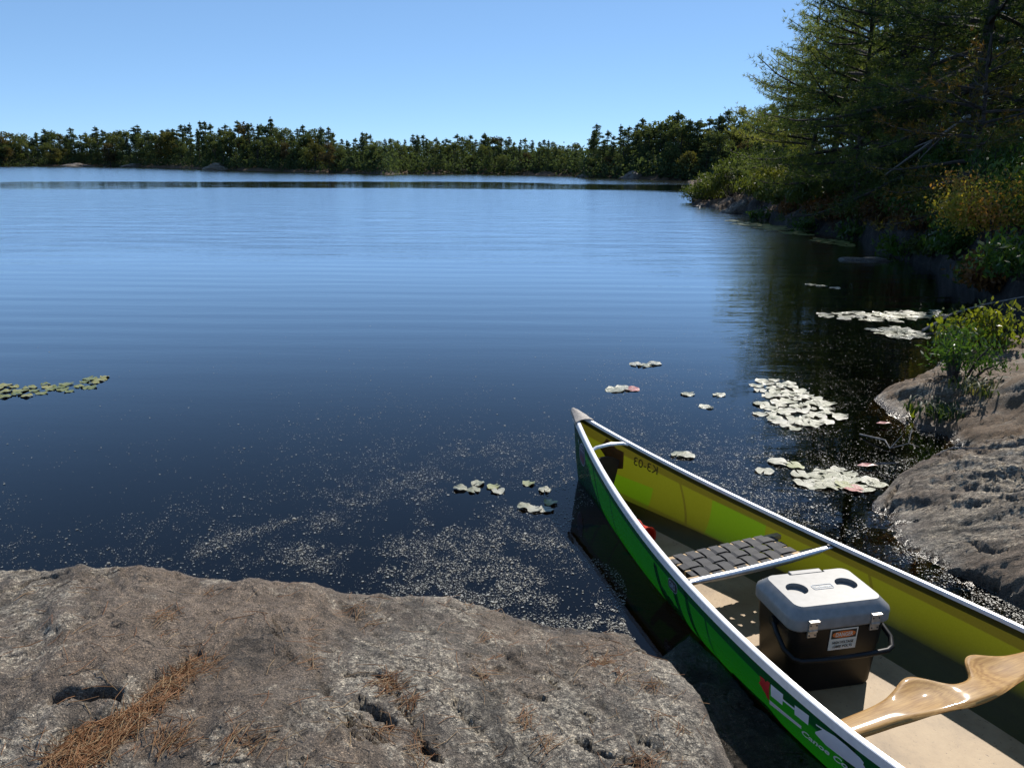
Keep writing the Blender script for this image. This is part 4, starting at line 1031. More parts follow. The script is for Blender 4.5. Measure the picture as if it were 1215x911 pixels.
# ------------------------------------------------------------------ near pines on the right bank
def on_ground(px, dist):
    p = at_dist(px, 230, dist); z = float(terrain_z(np.array([p[0]]), np.array([p[1]]))[0]); return (p[0], p[1], z - 0.05)
tr, cr = pine_proto(11, 12.5, 1.7, 3.5, 0.48, 8, .13, lean=(-.5, -.1))
p1 = tree_from('pine_tree', tr, cr, M['bark'], M['needle'], on_ground(1058, 22), 0.4)
tag(p1, 'tall white pine on the right bank whose bare trunk shows against the sky', 'pine tree')
tr, cr = pine_proto(12, 7.8, 1.2, 4.0, 0.46, 8, .13, lean=(-.9, -.4), low_droop=6)
p2 = tree_from('pine_tree', tr, cr, M['bark'], M['needle'], on_ground(1135, 18), 1.1)
tag(p2, 'dark pine at the right edge with long limbs sweeping down over the bank', 'pine tree')
tr, cr = pine_proto(13, 8.0, 0.8, 2.9, 0.45, 8, .12, lean=(-.6, 0), low_droop=8)
p3 = tree_from('pine_tree', tr, cr, M['bark'], M['needle'], on_ground(985, 27), 2.0)
tag(p3, 'shorter pine leaning over the point, layered boughs above the water', 'pine tree')
tr, cr = pine_proto(14, 5.2, 0.75, 3.6, 0.42, 8, .13, lean=(-.5, -.2), low_droop=-6)
p4 = tree_from('pine_tree', tr, cr, M['bark'], M['needle'], on_ground(1015, bank(1015, 2.0)), .6)
tag(p4, 'low spreading pine whose drooping boughs hang far out over the water', 'pine tree')
GP = 'pines crowded behind the right bank'
LBL = 'dark pine crowded in the wood behind the right bank, seen between nearer trunks'
extra = [(p1, 1295, 20, 2.6, 1.0), (p2, 1120, 27, 4.0, .95), (p1, 1180, 31, 5.0, 1.0), (p3, 1030, 32, 1.0, 1.15), (p1, 1010, 40, 3.3, .85), (p2, 1090, 42, .7, 1.0), (p3, 950, 38, 4.3, .95), (p1, 1280, 29, 1.9, 1.05), (p2, 1230, 41, 2.2, 1.1), (p3, 1140, 23, 5.4, .9), (p2, 1350, 17, 3.5, 1.0), (p4, 955, 27, 2.2, .9), (p4, 1160, 22, 1.0, 1.0), (p3, 1005, 24.5, .5, .6), (p3, 1040, 22.5, 3.6, .6), (p3, 925, 33, 1.2, .6), (p3, 1085, 19, 4.4, .62)]
for src, px, di, rz, sc in extra:
    c = copy_tree(src); c.location = on_ground(px, di); c.rotation_euler.z = rz; c.scale = (sc,) * 3
    c['label'] = LBL; c['group'] = GP
# yellowing young pine bough beneath
tr, cr = pine_proto(17, 2.6, 0.3, 1.5, 0.3, 7, .10)
yp = tree_from('young_pine', tr, cr, M['bark'], M['needle_yellow'], on_ground(1150, 14.5), 0.3)
yp.location.z = 2.1 - 0.2
yp.location.z = on_ground(1150, 14.5)[2]
tag(yp, 'small yellowing pine with rusty twigs under the tall pines at the right edge', 'pine tree')

# ------------------------------------------------------------------ shrubs and plants
def shrub(name, px, dist, w, h, nleaf, mat, label, cat='shrub', group=None, leaf=.07, seed=0, zoff=0.0, loc=None, asp=.55, bumpy=1.0):
    g = np.random.default_rng(seed + int(px))
    loc = loc if loc is not None else on_ground(px, dist)
    t = empty(name, (loc[0], loc[1], loc[2] + zoff), g.uniform(0, 6))
    sm_ = MB(); P = []; TT = []
    for i in range(int(9 + 6 * w)):
        a = g.uniform(0, 6.28); rr = w * 0.5 * math.sqrt(g.uniform(0.02, 1)); hh = h * (1 - 0.55 * (rr / (w * .5)) ** 2) * g.uniform(.65, 1.08)
        tip = np.array([math.cos(a) * rr, math.sin(a) * rr, hh]); b0 = np.array([tip[0] * .25, tip[1] * .25, -0.05])
        md_ = (b0 + tip) / 2 + np.array([0, 0, .1 * h])
        sm_.tube([b0, md_, tip], [.012, .008, .003], 4, cap=False)
        m_ = int(nleaf / (9 + 6 * w)); u = g.uniform(0.25, 1.05, m_) ** .7
        c_ = np.outer((1 - u) ** 2, b0) + np.outer(2 * u * (1 - u), md_) + np.outer(u * u, tip)
        P.append(c_ + g.normal(0, 0.11 * bumpy * min(w, 1.2), (m_, 3)) * np.array([1, 1, .6])); TT.append(np.clip(g.uniform(.1, .8) + g.uniform(-.2, .2, m_), 0, 1))
    P = np.concatenate(P); TT = np.concatenate(TT); k = P[:, 2] > -0.02
    sm_.build('stems', [M['bark']], t)
    link('foliage', cards_mesh('foliage', P[k], leaf, g, asp, TT[k], np.array([0, 0, 1.0])), [mat], t)
    return tag(t, label, cat, group)
pts_mound = [(832, 36.0, 2.0, 1.0), (850, 35, 2.4, 1.35), (872, 34, 2.6, 1.6), (897, 32, 2.6, 1.8), (925, 30, 2.6, 1.8), (955, 28, 2.6, 1.7), (985, 25.5, 2.4, 1.5), (905, 27.6, 1.8, .9), (940, 25.2, 1.8, .8), (968, 22.8, 1.6, .8)]
for i, (px, di, w, h) in enumerate(pts_mound):
    lb = 'olive green bush mounded on the point above the shaded bank' if 0 < i < 9 else ('low olive bush at the very tip of the point, touching the water' if i == 0 else 'small olive bush nearest the dark ledge on the point')
    shrub('shrub', px, di, w, h, 3000, M['juniper'], lb, group='bushes mounded on the point', leaf=.13, seed=i, asp=.35)
for i, (px, di, w, h) in enumerate([(938, bank(938, .8), .8, .5), (975, bank(975, .8), .9, .5), (990, bank(990, .6), .9, .5), (1008, bank(1008, .7), .8, .45), (1045, bank(1045, .8), .9, .5), (1090, bank(1090, .7), 1.0, .5)]):
    shrub('fern_clump', px, di, w, h, 700, M['leaf_rust'], 'rusty brown fern clump on the bank under the pines', 'fern', 'rusty ferns on the bank', leaf=.11, seed=50 + i, asp=.3)
shrub('shrub', 1195, bank(1195, 0.9), 1.6, 1.0, 8500, M['leaf_autumn'], 'orange and yellow autumn bush at the right edge above the bank', leaf=.045, seed=71)
shrub('shrub', 1115, bank(1115, 1.6), 1.4, .9, 1500, M['leaf_green'], 'dark green leafy bush under the pines left of the autumn bush', leaf=.08, seed=72)
shrub('shrub', 1150, 17, 2.0, 1.5, 2200, M['leaf_green'], 'deep green undergrowth bush between the trunks behind the autumn bush', leaf=.10, seed=73)
shrub('shrub', 1065, 19, 1.8, 1.3, 2200, M['needle'], 'dusky undergrowth bush at the foot of the tall white pine', leaf=.10, seed=74)
for i, (px, of, w, h, mt_) in enumerate([(1030, 1.2, 1.4, .7, 'juniper'), (1058, 1.0, 1.3, .6, 'leaf_rust'), (1082, 1.3, 1.4, .7, 'juniper'), (1105, .9, 1.2, .5, 'leaf_rust'), (1135, 1.1, 1.3, .6, 'juniper'), (1160, .9, 1.0, .45, 'leaf_green'), (1000, 1.0, 1.3, .6, 'leaf_rust'), (1175, 2.6, 1.6, 1.0, 'leaf_green'), (1125, 3, 1.6, 1.0, 'juniper'), (1240, 2.4, 1.6, 1.1, 'leaf_green'), (1150, .25, .9, .4, 'leaf_green'), (1205, .3, .9, .45, 'leaf_rust'), (1120, .3, .8, .4, 'juniper'), (1185, .25, .7, .35, 'juniper'), (1235, .35, 1.0, .5, 'leaf_green')]):
    di = bank(px, of)
    shrub('shrub', px, di, w, h, 1700, M[mt_], 'shaded bush hanging over the rock ledge under the pines', group='shaded bushes along the ledge', leaf=.085, seed=140 + i, asp=.4)
def field_pt(f, px, py, z0=.2):
    z = z0
    for _ in range(6): p = unproj(px, py, z); z = float(f.h(p[0], p[1]))
    return (p[0], p[1], z)
def blades(name, loc, n, h, spread, mat, label, cat, seed, wd=.006):
    g = np.random.default_rng(seed); V = []; Fc = []; T = []
    for i in range(n):
        a = g.uniform(0, 6.28); b0 = np.array([*np.clip(g.normal(0, spread * .3, 2), -spread * .5, spread * .5), -.01]); l_ = h * g.uniform(.5, 1.1); o_ = np.array([math.cos(a), math.sin(a), 0]) * g.uniform(.2, .9) * l_
        s_ = np.array([-math.sin(a), math.cos(a), 0]) * wd; bb = len(V)
        for q, ww in ((0, .7), (.45, 1), (.8, .7)): 
            c_ = b0 + o_ * q * q + np.array([0, 0, l_ * (q - .35 * q * q)]); V += [c_ + s_ * ww, c_ - s_ * ww]
        V.append(b0 + o_ + np.array([0, 0, l_ * .62])); tt = g.uniform(); T += [tt] * 7
        Fc += [(bb, bb + 1, bb + 3), (bb, bb + 3, bb + 2), (bb + 2, bb + 3, bb + 5), (bb + 2, bb + 5, bb + 4), (bb + 4, bb + 5, bb + 6)]
    o = link(name, mesh_np(name, V, Fc, np.repeat(np.array(T)[:, None], 3, 1)), [mat]); o.location = loc
    return tag(o, label, cat)
c_ = field_pt(fB, 1128, 482)
shrub('shrub', 1130, 0, .62, .34, 1500, M['leaf_green'], 'dense dark green clump growing on top of the low brown boulder', leaf=.045, seed=80, loc=c_, asp=.3, bumpy=.8)
blades('grass_tuft', field_pt(fB, 1112, 497), 120, .13, .30, M['grass_dark'], 'dark grass tuft hanging over the seam between the two near boulders', 'grass', 81)
blades('grass_tuft', field_pt(fB, 1165, 470), 100, .13, .32, M['grass_dark'], 'dry grass tuft right of the dark green clump', 'grass', 82)
for i, (px, py, w, h, lb) in enumerate([(1118, 420, .5, .28, 'lime green seedling bush at the water edge behind the low boulder'), (1148, 415, .6, .34, 'lime green leafy bush on the brown litter behind the dark clump'), (1185, 405, .6, .34, 'yellow-green leafy bush near the right edge above the litter'), (1216, 392, .6, .62, 'tallest lime green sapling at the right edge of the near shore'), (1150, 398, .3, .36, 'thin upright lime seedling standing against the dark water')]):
    shrub('seedling', px, 0, w, h, 520, M['leaf_lime'], lb, 'plant', leaf=.055, seed=90 + i, loc=field_pt(fB, px, py, .3), asp=.5, bumpy=.7)
# weeds at the shaded waterline
for i, (px, py) in enumerate([(1066, 302), (1090, 308), (1010, 283), (960, 274), (905, 262)]):
    p = unproj(px, py, 0); shrub('water_weed', px, 0, .9, .38, 260, M['leaf_green'], ['broad-leaved weed at the shaded waterline below the ledge', 'broad-leaved weed beside the dark flat boulder', 'small green weed where the ledge meets the water', 'pale weed clump at the edge of the lily pads by the bank', 'farthest weed clump under the point'][i], 'plant', leaf=.13, seed=120 + i, loc=(p[0], p[1], 0.0), asp=.4)

# fallen branches, dead limbs, the red leaf on its twig
def stick(name, pts, r, label, mat='bark_grey', twigs=(), cat='branch'):
    mb = MB(); n_ = len(pts); mb.tube(pts, [r * (1 - .6 * i / (n_ - 1)) for i in range(n_)], 6)
    for tw in twigs: mb.tube(tw, [r * .5] + [r * .25] * (len(tw) - 1), 5)
    o = mb.build(name, [M[mat]], None, smooth=True); return tag(o, label, cat)
def fp(f, px, py, dz=.008): q = field_pt(f, px, py); return (q[0], q[1], q[2] + dz)
stick('twig', [tuple(unproj(1040, 550, .02)), tuple(unproj(1062, 549, .05)), fp(fA, 1092, 546, .02), fp(fA, 1130, 540, .015), fp(fA, 1166, 535, .012)], .006, 'thin pale twig lying across the back of the furrowed boulder', twigs=[[fp(fA, 1110, 543, .015), fp(fA, 1140, 534, .03)]])
stick('fallen_branch', [tuple(unproj(1020, 515, .01)), tuple(unproj(1050, 522, .03)), tuple(unproj(1056, 532, .01)), tuple(unproj(1078, 526, .06)), tuple(unproj(1082, 508, .12))], .006, 'grey fallen branch half in the dark water between the two near boulders', twigs=[[tuple(unproj(1056, 532, .02)), tuple(unproj(1072, 514, .10))], [tuple(unproj(1078, 526, .06)), tuple(unproj(1090, 530, .02))]])
stick('fallen_branch', [tuple(unproj(1095, 392, .02)), tuple(unproj(1130, 372, .08)), tuple(unproj(1165, 362, .2)), tuple(unproj(1215, 352, .35))], .014, 'pale dead branch reaching into the dark bay behind the lime seedlings')
dp = [at_dist(1150, 138, 15), at_dist(1110, 165, 15.6), at_dist(1075, 190, 16.2), at_dist(1050, 208, 16.8)]
stick('dead_limb', [tuple(q) for q in dp], .035, 'bare grey dead limb slanting down through the pine foliage', twigs=[[tuple(at_dist(1110, 165, 15.6)), tuple(at_dist(1085, 175, 15.4))], [tuple(at_dist(1125, 155, 15.4)), tuple(at_dist(1090, 190, 16))]])
for i, (a, b_) in enumerate([((1160, 245, 13), (1090, 285, 15.2)), ((1120, 240, 14.5), (1070, 275, 17))]):
    stick('fallen_limb', [tuple(at_dist(a[0], a[1], a[2])), tuple(at_dist((a[0] + b_[0]) / 2, (a[1] + b_[1]) / 2 + 3, (a[2] + b_[2]) / 2)), tuple(at_dist(*b_))], .03, ['thin fallen limb leaning down the rock ledge under the autumn bush', 'thin fallen limb leaning on the ledge left of the green bush'][i])

# ------------------------------------------------------------------ far trees
def far_conifer(seed, Ht, w, cb, n, sparse=1.0):
    g = np.random.default_rng(seed); tr = MB(); tr.tube([(0, 0, -1.0), (0, 0, Ht * .5), (g.uniform(-.2, .2), 0, Ht)], [.16, .11, .03], 6)
    P = []; T = []
    for i in range(int(48 * sparse)):
        t = g.uniform(0, 1) ** .85; z = cb + (Ht - cb - .4) * t; a = g.uniform(0, 6.28)
        R0 = w * (1 - t) ** .62 * g.uniform(.75, 1.1) + .12; c_ = R0 * math.sqrt(g.uniform(.05, .8)); pr = (.46 + .34 * (1 - t)) * g.uniform(.7, 1.25) * (w / 2.3); m_ = int(70 * pr / .6); tone = g.uniform(.05, .95)
        q = rand_unit(m_, g) * g.uniform(.2, 1, (m_, 1)) ** .5 * np.array([pr, pr, pr * .42])
        P.append(q + np.array([math.cos(a) * c_, math.sin(a) * c_, z])); T.append(np.clip(tone + g.uniform(-.15, .15, m_), 0, 1))
        tr.tube([(0, 0, max(.2, z - .25)), (math.cos(a) * c_, math.sin(a) * c_, z)], [.04, .015], 3, cap=False)
    P.append(np.stack([g.normal(0, .07, 16), g.normal(0, .07, 16), Ht - .9 + g.uniform(0, .9, 16)], 1)); T.append(g.uniform(.2, .7, 16))
    P = np.concatenate(P); T = np.concatenate(T)
    n_ = np.zeros_like(P); n_[:, :2] = P[:, :2] * .4
    return tr, cards_mesh('crown', P, .25, g, .5, T, n_)
def far_broad(seed, Ht, w, n):
    g = np.random.default_rng(seed); tr = MB(); tr.tube([(0, 0, -1.0), (0, 0, Ht * .4), (.2, 0, Ht * .75)], [.14, .10, .03], 6)
    P = []; T = []
    for i in range(16):
        a = g.uniform(0, 6.28); zc = Ht * g.uniform(.22, .88); rr = w * math.sqrt(max(0.05, 1 - ((zc / Ht - .5) / .5) ** 2)) * g.uniform(.2, .8); c_ = np.array([math.cos(a) * rr, math.sin(a) * rr, zc]); m_ = n // 16
        tone = g.uniform(.15, .85); P.append(c_ + rand_unit(m_, g) * (g.uniform(.1, 1, (m_, 1)) ** .4) * w * g.uniform(.32, .5) * np.array([1, 1, .75])); T.append(np.clip(tone + g.uniform(-.25, .25, m_), 0, 1))
        tr.tube([(0, 0, Ht * .3), tuple(c_)], [.05, .02], 4, cap=False)
    P = np.concatenate(P); T = np.concatenate(T)
    return tr, cards_mesh('crown', P, .27, g, .7, T, P * np.array([.3, .3, 0]))
protos = {'pine': [], 'spruce': [], 'leaf': [], 'yellow': [], 'rust': []}
def reg(kind, name, tr, cr, mat, hh):
    t = tree_from(name, tr, cr, M['bark'], M[mat], (0, 0, -80)); t['_h'] = hh; protos[kind].append([t, hh, False])
for s_ in range(4): tr, cr = far_conifer(200 + s_, 9.0, 2.3, 1.2, 0, 1.15); reg('pine', 'pine_tree', tr, cr, 'far_pine', 9.0)
for s_ in range(2): tr, cr = far_conifer(220 + s_, 9.5, 2.5, 2.6, 0, .9); reg('pine', 'pine_tree', tr, cr, 'far_pine', 9.5)
for s_ in range(3): tr, cr = far_conifer(240 + s_, 9.0, 1.5, .4, 0, 1.3); reg('spruce', 'spruce_tree', tr, cr, 'far_pine', 9.0)
for s_ in range(3): tr, cr = far_broad(260 + s_, 7.0, 2.3, 2400); reg('leaf', 'broadleaf_tree', tr, cr, 'far_leaf', 7.0)
for s_ in range(2): tr, cr = far_broad(280 + s_, 5.5, 2.2, 2200); reg('yellow', 'broadleaf_tree', tr, cr, 'far_yellow', 5.5)
for s_ in range(1): tr, cr = far_broad(290 + s_, 6.0, 2.0, 2000); reg('rust', 'broadleaf_tree', tr, cr, 'far_rust', 6.0)
KL = {'pine': ('pine tree', 'dark green pine in the treeline along the far shore', 'pine on the wooded headland right of the lake'),
      'spruce': ('spruce tree', 'narrow dark spruce in the treeline along the far shore', 'narrow spruce on the wooded headland right of the lake'),
      'leaf': ('tree', 'rounded green leafy tree in the treeline along the far shore', 'rounded green leafy tree on the wooded headland'),
      'yellow': ('tree', 'yellow-green leafy tree at the edge of the far shore', 'yellow-green leafy tree on the wooded headland'),
      'rust': ('tree', 'rust-tinged leafy tree at the edge of the far shore', 'rust-tinged tree on the wooded headland')}
def far_tree(kind, px, dist, ytop, head, label=None, g=rng):
    p = at_dist(px, 200, dist); z = float(terrain_z(np.array([p[0]]), np.array([p[1]]))[0]) - .1
    tz = at_dist(px, ytop, dist)[2]; hh = max(2.0, tz - z)
    lst = protos[kind]; e = lst[int(g.integers(len(lst)))]
    if not e[2]: t = e[0]; e[2] = True
    else: t = copy_tree(e[0])
    s_ = hh / e[1]; t.location = (p[0], p[1], z); t.rotation_euler = (0, 0, g.uniform(0, 6.28)); sw = min(s_ * g.uniform(.9, 1.15), 1.5); t.scale = (sw, sw, s_)
    c_, a, b_ = KL[kind]
    tag(t, label or (b_ if head else a), c_, None if label else ('trees on the wooded headland' if head else 'trees along the far shore'))
    if label and 'group' in t: del t['group']
PROF = [(-120, 149), (0, 154), (30, 158), (60, 154), (130, 153), (160, 150), (200, 150), (240, 147), (290, 147), (325, 144), (350, 147), (390, 153), (410, 161), (430, 157), (455, 163), (520, 161), (575, 160), (640, 165), (690, 169), (700, 170)]
PH = [(694, 158), (705, 152), (720, 156), (745, 146), (770, 146), (790, 132), (810, 134), (830, 128), (870, 128), (900, 124), (940, 122), (1000, 122)]
def prof(px, P): return float(np.interp(px, [q[0] for q in P], [q[1] for q in P]))
def sdist(px):
    p = unproj(px, 205, 0); return float(shore_r(math.degrees(math.atan2(p[0], p[1]))))
g = np.random.default_rng(99)
for row, (dd, step, fr) in enumerate([(2.5, 12.0, (.38, .78)), (7, 9.5, (.7, 1.0)), (13, 7.5, (.85, 1.08))]):
    px = -70.0
    while px < 692:
        d_ = sdist(min(px, 688)) + dd + g.uniform(-1.5, 2); base = 204; top = prof(px, PROF); f_ = g.uniform(*fr)
        yt = base - (base - top) * f_
        kd = g.choice(['pine', 'spruce', 'leaf', 'yellow', 'rust'], p=[.34, .14, .34, .12, .06] if row == 0 else [.60, .10, .26, .03, .01])
        far_tree(kd, px, d_, yt, False, g=g); px += step * g.uniform(.6, 1.35)
for row, (dd, step, fr) in enumerate([(2.0, 17, (.4, .72)), (5.5, 13, (.7, .98)), (10, 12.5, (.85, 1.05))]):
    px = 700.0 if row == 0 else 704
    while px < 960:
        d_ = min(sdist(min(px, 812)), 96) + dd + g.uniform(-1, 1.5); top = prof(px, PH); yt = 212 - (212 - top) * g.uniform(*fr)
        kd = g.choice(['pine', 'spruce', 'leaf', 'yellow', 'rust'], p=[.5, .18, .2, .08, .04] if row == 0 else [.78, .12, .10, 0, 0])
        far_tree(kd, px, d_, yt, True, g=g); px += step * g.uniform(.65, 1.3)
# trees one can single out
far_tree('spruce', 325, sdist(325) + 9, 139, False, 'tallest spruce poking above the left far treeline')
far_tree('spruce', 242, sdist(242) + 9, 143, False, 'dark pointed spruce second tallest on the left far treeline')
far_tree('yellow', 66, sdist(66) + 1.5, 174, False, 'rounded yellow-green tree low at the water on the left far shore')
far_tree('rust', 398, sdist(398) + 1.5, 184, False, 'small orange-tinged tree at the water left of the bright spruce spur')
far_tree('leaf', 440, sdist(440) + 1.5, 178, False, 'bright green tree at the tip of the spur in the middle of the far shore')
far_tree('pine', 707, 113, 146, True, 'lone ragged pine standing at the left tip of the headland')
far_tree('pine', 760, 110, 140, True, 'thin-topped pine above its neighbours left of the middle of the headland')
far_tree('yellow', 742, 111, 172, True, 'yellow-green tree among dark pines near the left tip of the headland')
far_tree('rust', 5, sdist(5) + 2, 160, False, 'reddish tree at the left end of the far shore')
far_tree('pine', 432, sdist(432) + 6, 156, False, 'pointed pine rising above the spur in the middle of the far shore')
far_tree('pine', 575, sdist(575) + 10, 157, False, 'ragged-topped pine highest on the middle stretch of the far shore')
for k_, lst in protos.items():
    for e in lst:
        if not e[2]:
            for ch in list(e[0].children): bpy.data.objects.remove(ch)
            bpy.data.objects.remove(e[0])
# dense undergrowth and dark wood interior on the far shores
P = []; T = []
gg = np.random.default_rng(5)
for px in np.arange(-90, 960, 0.75):
    head = px > 692
    d0 = (min(sdist(min(px, 812)), 96) if head else sdist(min(px, 688)))
    for k in range(9):
        d_ = d0 + gg.uniform(0.3, 14); q = at_dist(px, 200, d_); z = float(terrain_z(np.array([q[0]]), np.array([q[1]]))[0])
        hgt = gg.uniform(0.0, 1.2 if d_ < d0 + 3 else (1.8 if d_ < d0 + 6 else 2.5)); P.append((q[0], q[1], z + hgt)); T.append(gg.uniform(0, .6))
P = np.array(P); P = np.repeat(P, 9, 0) + gg.normal(0, .4, (len(P) * 9, 3)); T = np.clip(np.repeat(np.array(T), 9) + gg.uniform(-.2, .2, len(P)), 0, 1)
tag(link('undergrowth', cards_mesh('undergrowth', P, .32, gg, .7, T), [M['far_pine']]), 'dense dark undergrowth filling the far woods', kind='stuff')
# pale rocks at the far waterline
def small_rock(px, py, w, h, label, mat='rock_dark'):
    p = unproj(px, py, 0); g = np.random.default_rng(int(px)); bm = bmesh.new(); bmesh.ops.create_icosphere(bm, subdivisions=4, radius=1)
    for v in bm.verts:
        n_ = float(fbm2(np.array(v.co.x * 1.6 + px), np.array(v.co.y * 1.6 + v.co.z), 4, 3)); v.co *= 1 + .5 * n_; v.co = Vector((v.co.x * w / 2, v.co.y * w * .35, v.co.z * h))
    me = bpy.data.meshes.new('boulder'); bm.to_mesh(me); bm.free(); o = link('boulder', me, [M[mat]], smooth=True); o.location = (p[0], p[1] + .4, -.1); o.rotation_euler.z = -math.atan2(p[0], p[1])
    tag(o, label, 'boulder')
small_rock(257, 202, 5.5, 1.0, 'pinkish dome rock at the waterline of the left far shore', 'rock_brown')
small_rock(90, 197.6, 8, .8, 'low brown rock ledge at the waterline on the far left')
small_rock(160, 198.6, 7, .9, 'flat rock ledge right of the yellow tree on the left far shore')
small_rock(700, 211, 2.6, .6, 'pale rock at the very tip of the headland')
small_rock(752, 212.6, 3.0, .8, 'rounded rock at the waterline under the headland pines', 'rock_dark')
small_rock(836, 246, .9, .16, 'flat stone awash at the tip of the bushy point', 'rock_dark')
small_rock(885, 254, 1.4, .5, 'grey shore stone under the bushy point', 'rock_dark')
small_rock(1045, 312, 1.1, .15, 'flat dark stone awash below the ledge', 'rock_dark')

# ------------------------------------------------------------------ lily pads
def pad_mat(name, stops, rough=0.3):
    mt, nt, b = newmat(name); tc = N(nt, 'TexCoord'); oi = N(nt, 'ObjectInfo')
    no = N(nt, 'TexNoise', ins={'Scale': 25.0, 'Detail': 6.0}); L(nt, tc.outputs['Object'], no.inputs[0])
    f = mth(nt, 'MULTIPLY_ADD', oi.outputs['Random'], .5, mth(nt, 'MULTIPLY', no.outputs[0], .5))
    L(nt, ramp(nt, f, stops).outputs[0], b.inputs['Base Color']); b.inputs['Roughness'].default_value = rough
    bp = N(nt, 'Bump', ins={'Strength': .5, 'Distance': .004}); L(nt, no.outputs[0], bp.inputs['Height']); L(nt, bp.outputs[0], b.inputs['Normal'])
    return mt
M['pad_silver'] = pad_mat('pale_pad', [(0.1, (.12, .13, .06)), (.4, (.20, .20, .12)), (.7, (.30, .29, .22)), (1, (.20, .17, .08))])
M['pad_green'] = pad_mat('green_pad', [(0.1, (.10, .13, .035)), (.5, (.20, .21, .06)), (.8, (.30, .27, .09)), (1, (.34, .22, .1))], .35)
M['pad_red'] = pad_mat('red_pad', [(0.2, (.30, .07, .06)), (.8, (.45, .14, .12))], .35)
def pad_mesh(seed):
    g = np.random.default_rng(seed); n_ = 22; V = [(0, 0, .004)]; notch = .16
    ph_ = g.uniform(0, 6)
    for rr, dz in ((.55, .003), (1.0, .0035)):
        for i in range(n_ + 1):
            a = notch + (6.283 - 2 * notch) * i / n_; r = rr * (1 + .05 * math.sin(3 * a + ph_) + .03 * math.sin(7 * a + ph_)); z = dz + (.004 * math.sin(2 * a + ph_) + .003 * math.sin(5 * a) if rr == 1.0 else 0)
            V.append((r * math.cos(a), r * math.sin(a), z * 1.0))
    m_ = n_ + 1; Fs = [(0, 1 + i, 2 + i) for i in range(n_)] + [(1 + i, 1 + m_ + i, 2 + m_ + i, 2 + i) for i in range(n_)]
    me = bpy.data.meshes.new('lily_pad'); me.from_pydata(V, [], Fs); me.polygons.foreach_set('use_smooth', [True] * len(Fs)); me.update(); return me
pads = {k: [pad_mesh(300 + i) for i in range(4)] for k in ('pad_silver', 'pad_green', 'pad_red')}
for k, l_ in pads.items():
    for me in l_: me.materials.append(M[k])
placed = []
def pad(px, py, r, kind, label, group):
    p = unproj(px, py, 0)
    o = bpy.data.objects.new('lily_pad', pads[kind][random.randrange(4)]); col.objects.link(o)
    o.location = (p[0], p[1], random.uniform(.001, .006)); o.rotation_euler = (random.gauss(0, .015), random.gauss(0, .015), random.uniform(0, 6.28)); o.scale = (r, r * random.uniform(.85, 1), 1)
    tag(o, label, 'lily pad', group)
def raft(poly, n, r, kind, label, group, mind=1.1):
    P = np.array([unproj(x, y, 0)[:2] for x, y in poly]); P3 = np.c_[P, np.zeros(len(P))]; lo, hi = P.min(0), P.max(0); out = []; tries = 0
    while len(out) < n and tries < 6000:
        tries += 1; q = lo + (hi - lo) * rng.uniform(size=2)
        d_, _ = poly_sd(np.array([q[0]]), np.array([q[1]]), P3)
        if d_[0] < 0 or any(math.hypot(q[0] - a[0], q[1] - a[1]) < r * mind for a in out): continue
        out.append(q)
    for q in out:
        o = bpy.data.objects.new('lily_pad', pads[kind][random.randrange(4)]); col.objects.link(o)
        rr = r * random.uniform(.7, 1.15)
        o.location = (q[0], q[1], random.uniform(.001, .004)); o.rotation_euler = (random.gauss(0, .015), random.gauss(0, .015), random.uniform(0, 6.28)); o.scale = (rr, rr * random.uniform(.85, 1), 1)
        tag(o, label, 'lily pad', group)
raft([(892, 458), (915, 449), (945, 455), (956, 468), (985, 478), (1003, 498), (975, 505), (940, 510), (912, 500), (898, 490), (905, 475)], 58, .056, 'pad_silver', 'silvery lily pad in the dense raft left of the low boulder', 'silvery pads in the dense raft')
for i, (x, y) in enumerate([(923, 549), (907, 559), (949, 564), (954, 574), (968, 577), (1033, 571), (1024, 580), (1040, 575)]): pad(x, y, .055, 'pad_silver', 'silvery lily pad floating off the left edge of the furrowed boulder', 'silvery pads by the furrowed boulder')
raft([(965, 560), (990, 556), (1008, 562), (1010, 572), (985, 578), (968, 570)], 12, .055, 'pad_silver', 'silvery lily pad floating off the left edge of the furrowed boulder', 'silvery pads by the furrowed boulder')
for x, y in ((943, 553), (1003, 576), (988, 575)): pad(x, y, .055, 'pad_green', 'yellow-green lily pad among silvery ones near the furrowed boulder', 'yellow-green pads near the furrowed boulder')
pad(1012, 581, .05, 'pad_red', 'small orange-red lily pad beside the furrowed boulder', None)
raft([(-30, 462), (0, 457), (30, 459), (58, 455), (60, 465), (30, 471), (-30, 472)], 22, .046, 'pad_green', 'yellow-green lily pad in the larger patch at the left edge of the lake', 'yellow-green pads at the left', 1.7)
raft([(66, 460), (95, 451), (125, 447), (122, 455), (95, 464), (70, 466)], 15, .046, 'pad_green', 'yellow-green lily pad in the smaller patch right of the left-edge patch', 'yellow-green pads in the small left patch', 1.7)
raft([(968, 373), (1010, 371), (1110, 369), (1118, 377), (1060, 382), (985, 378)], 46, .085, 'pad_silver', 'pale lily pad in the long far strip in the dark bay', 'pale pads in the dark bay', 1.5)
raft([(1028, 392), (1062, 388), (1098, 395), (1092, 402), (1060, 401)], 24, .08, 'pad_silver', 'pale lily pad in the shorter near strip in the dark bay', 'pale pads near strip in the dark bay')
for x, y in ((755, 433), (765, 434), (776, 432)): pad(x, y, .06, 'pad_silver', 'one of a row of three small pale pads in open water beyond the bow', 'row of three pads beyond the bow')
for x, y in ((729, 463), (741, 461)): pad(x, y, .07, 'pad_silver', 'pale pad of the overlapping pair just beyond the bow', 'pair of pads beyond the bow')
pad(749, 462, .06, 'pad_red', 'reddish pad beside the overlapping pair beyond the bow', None)
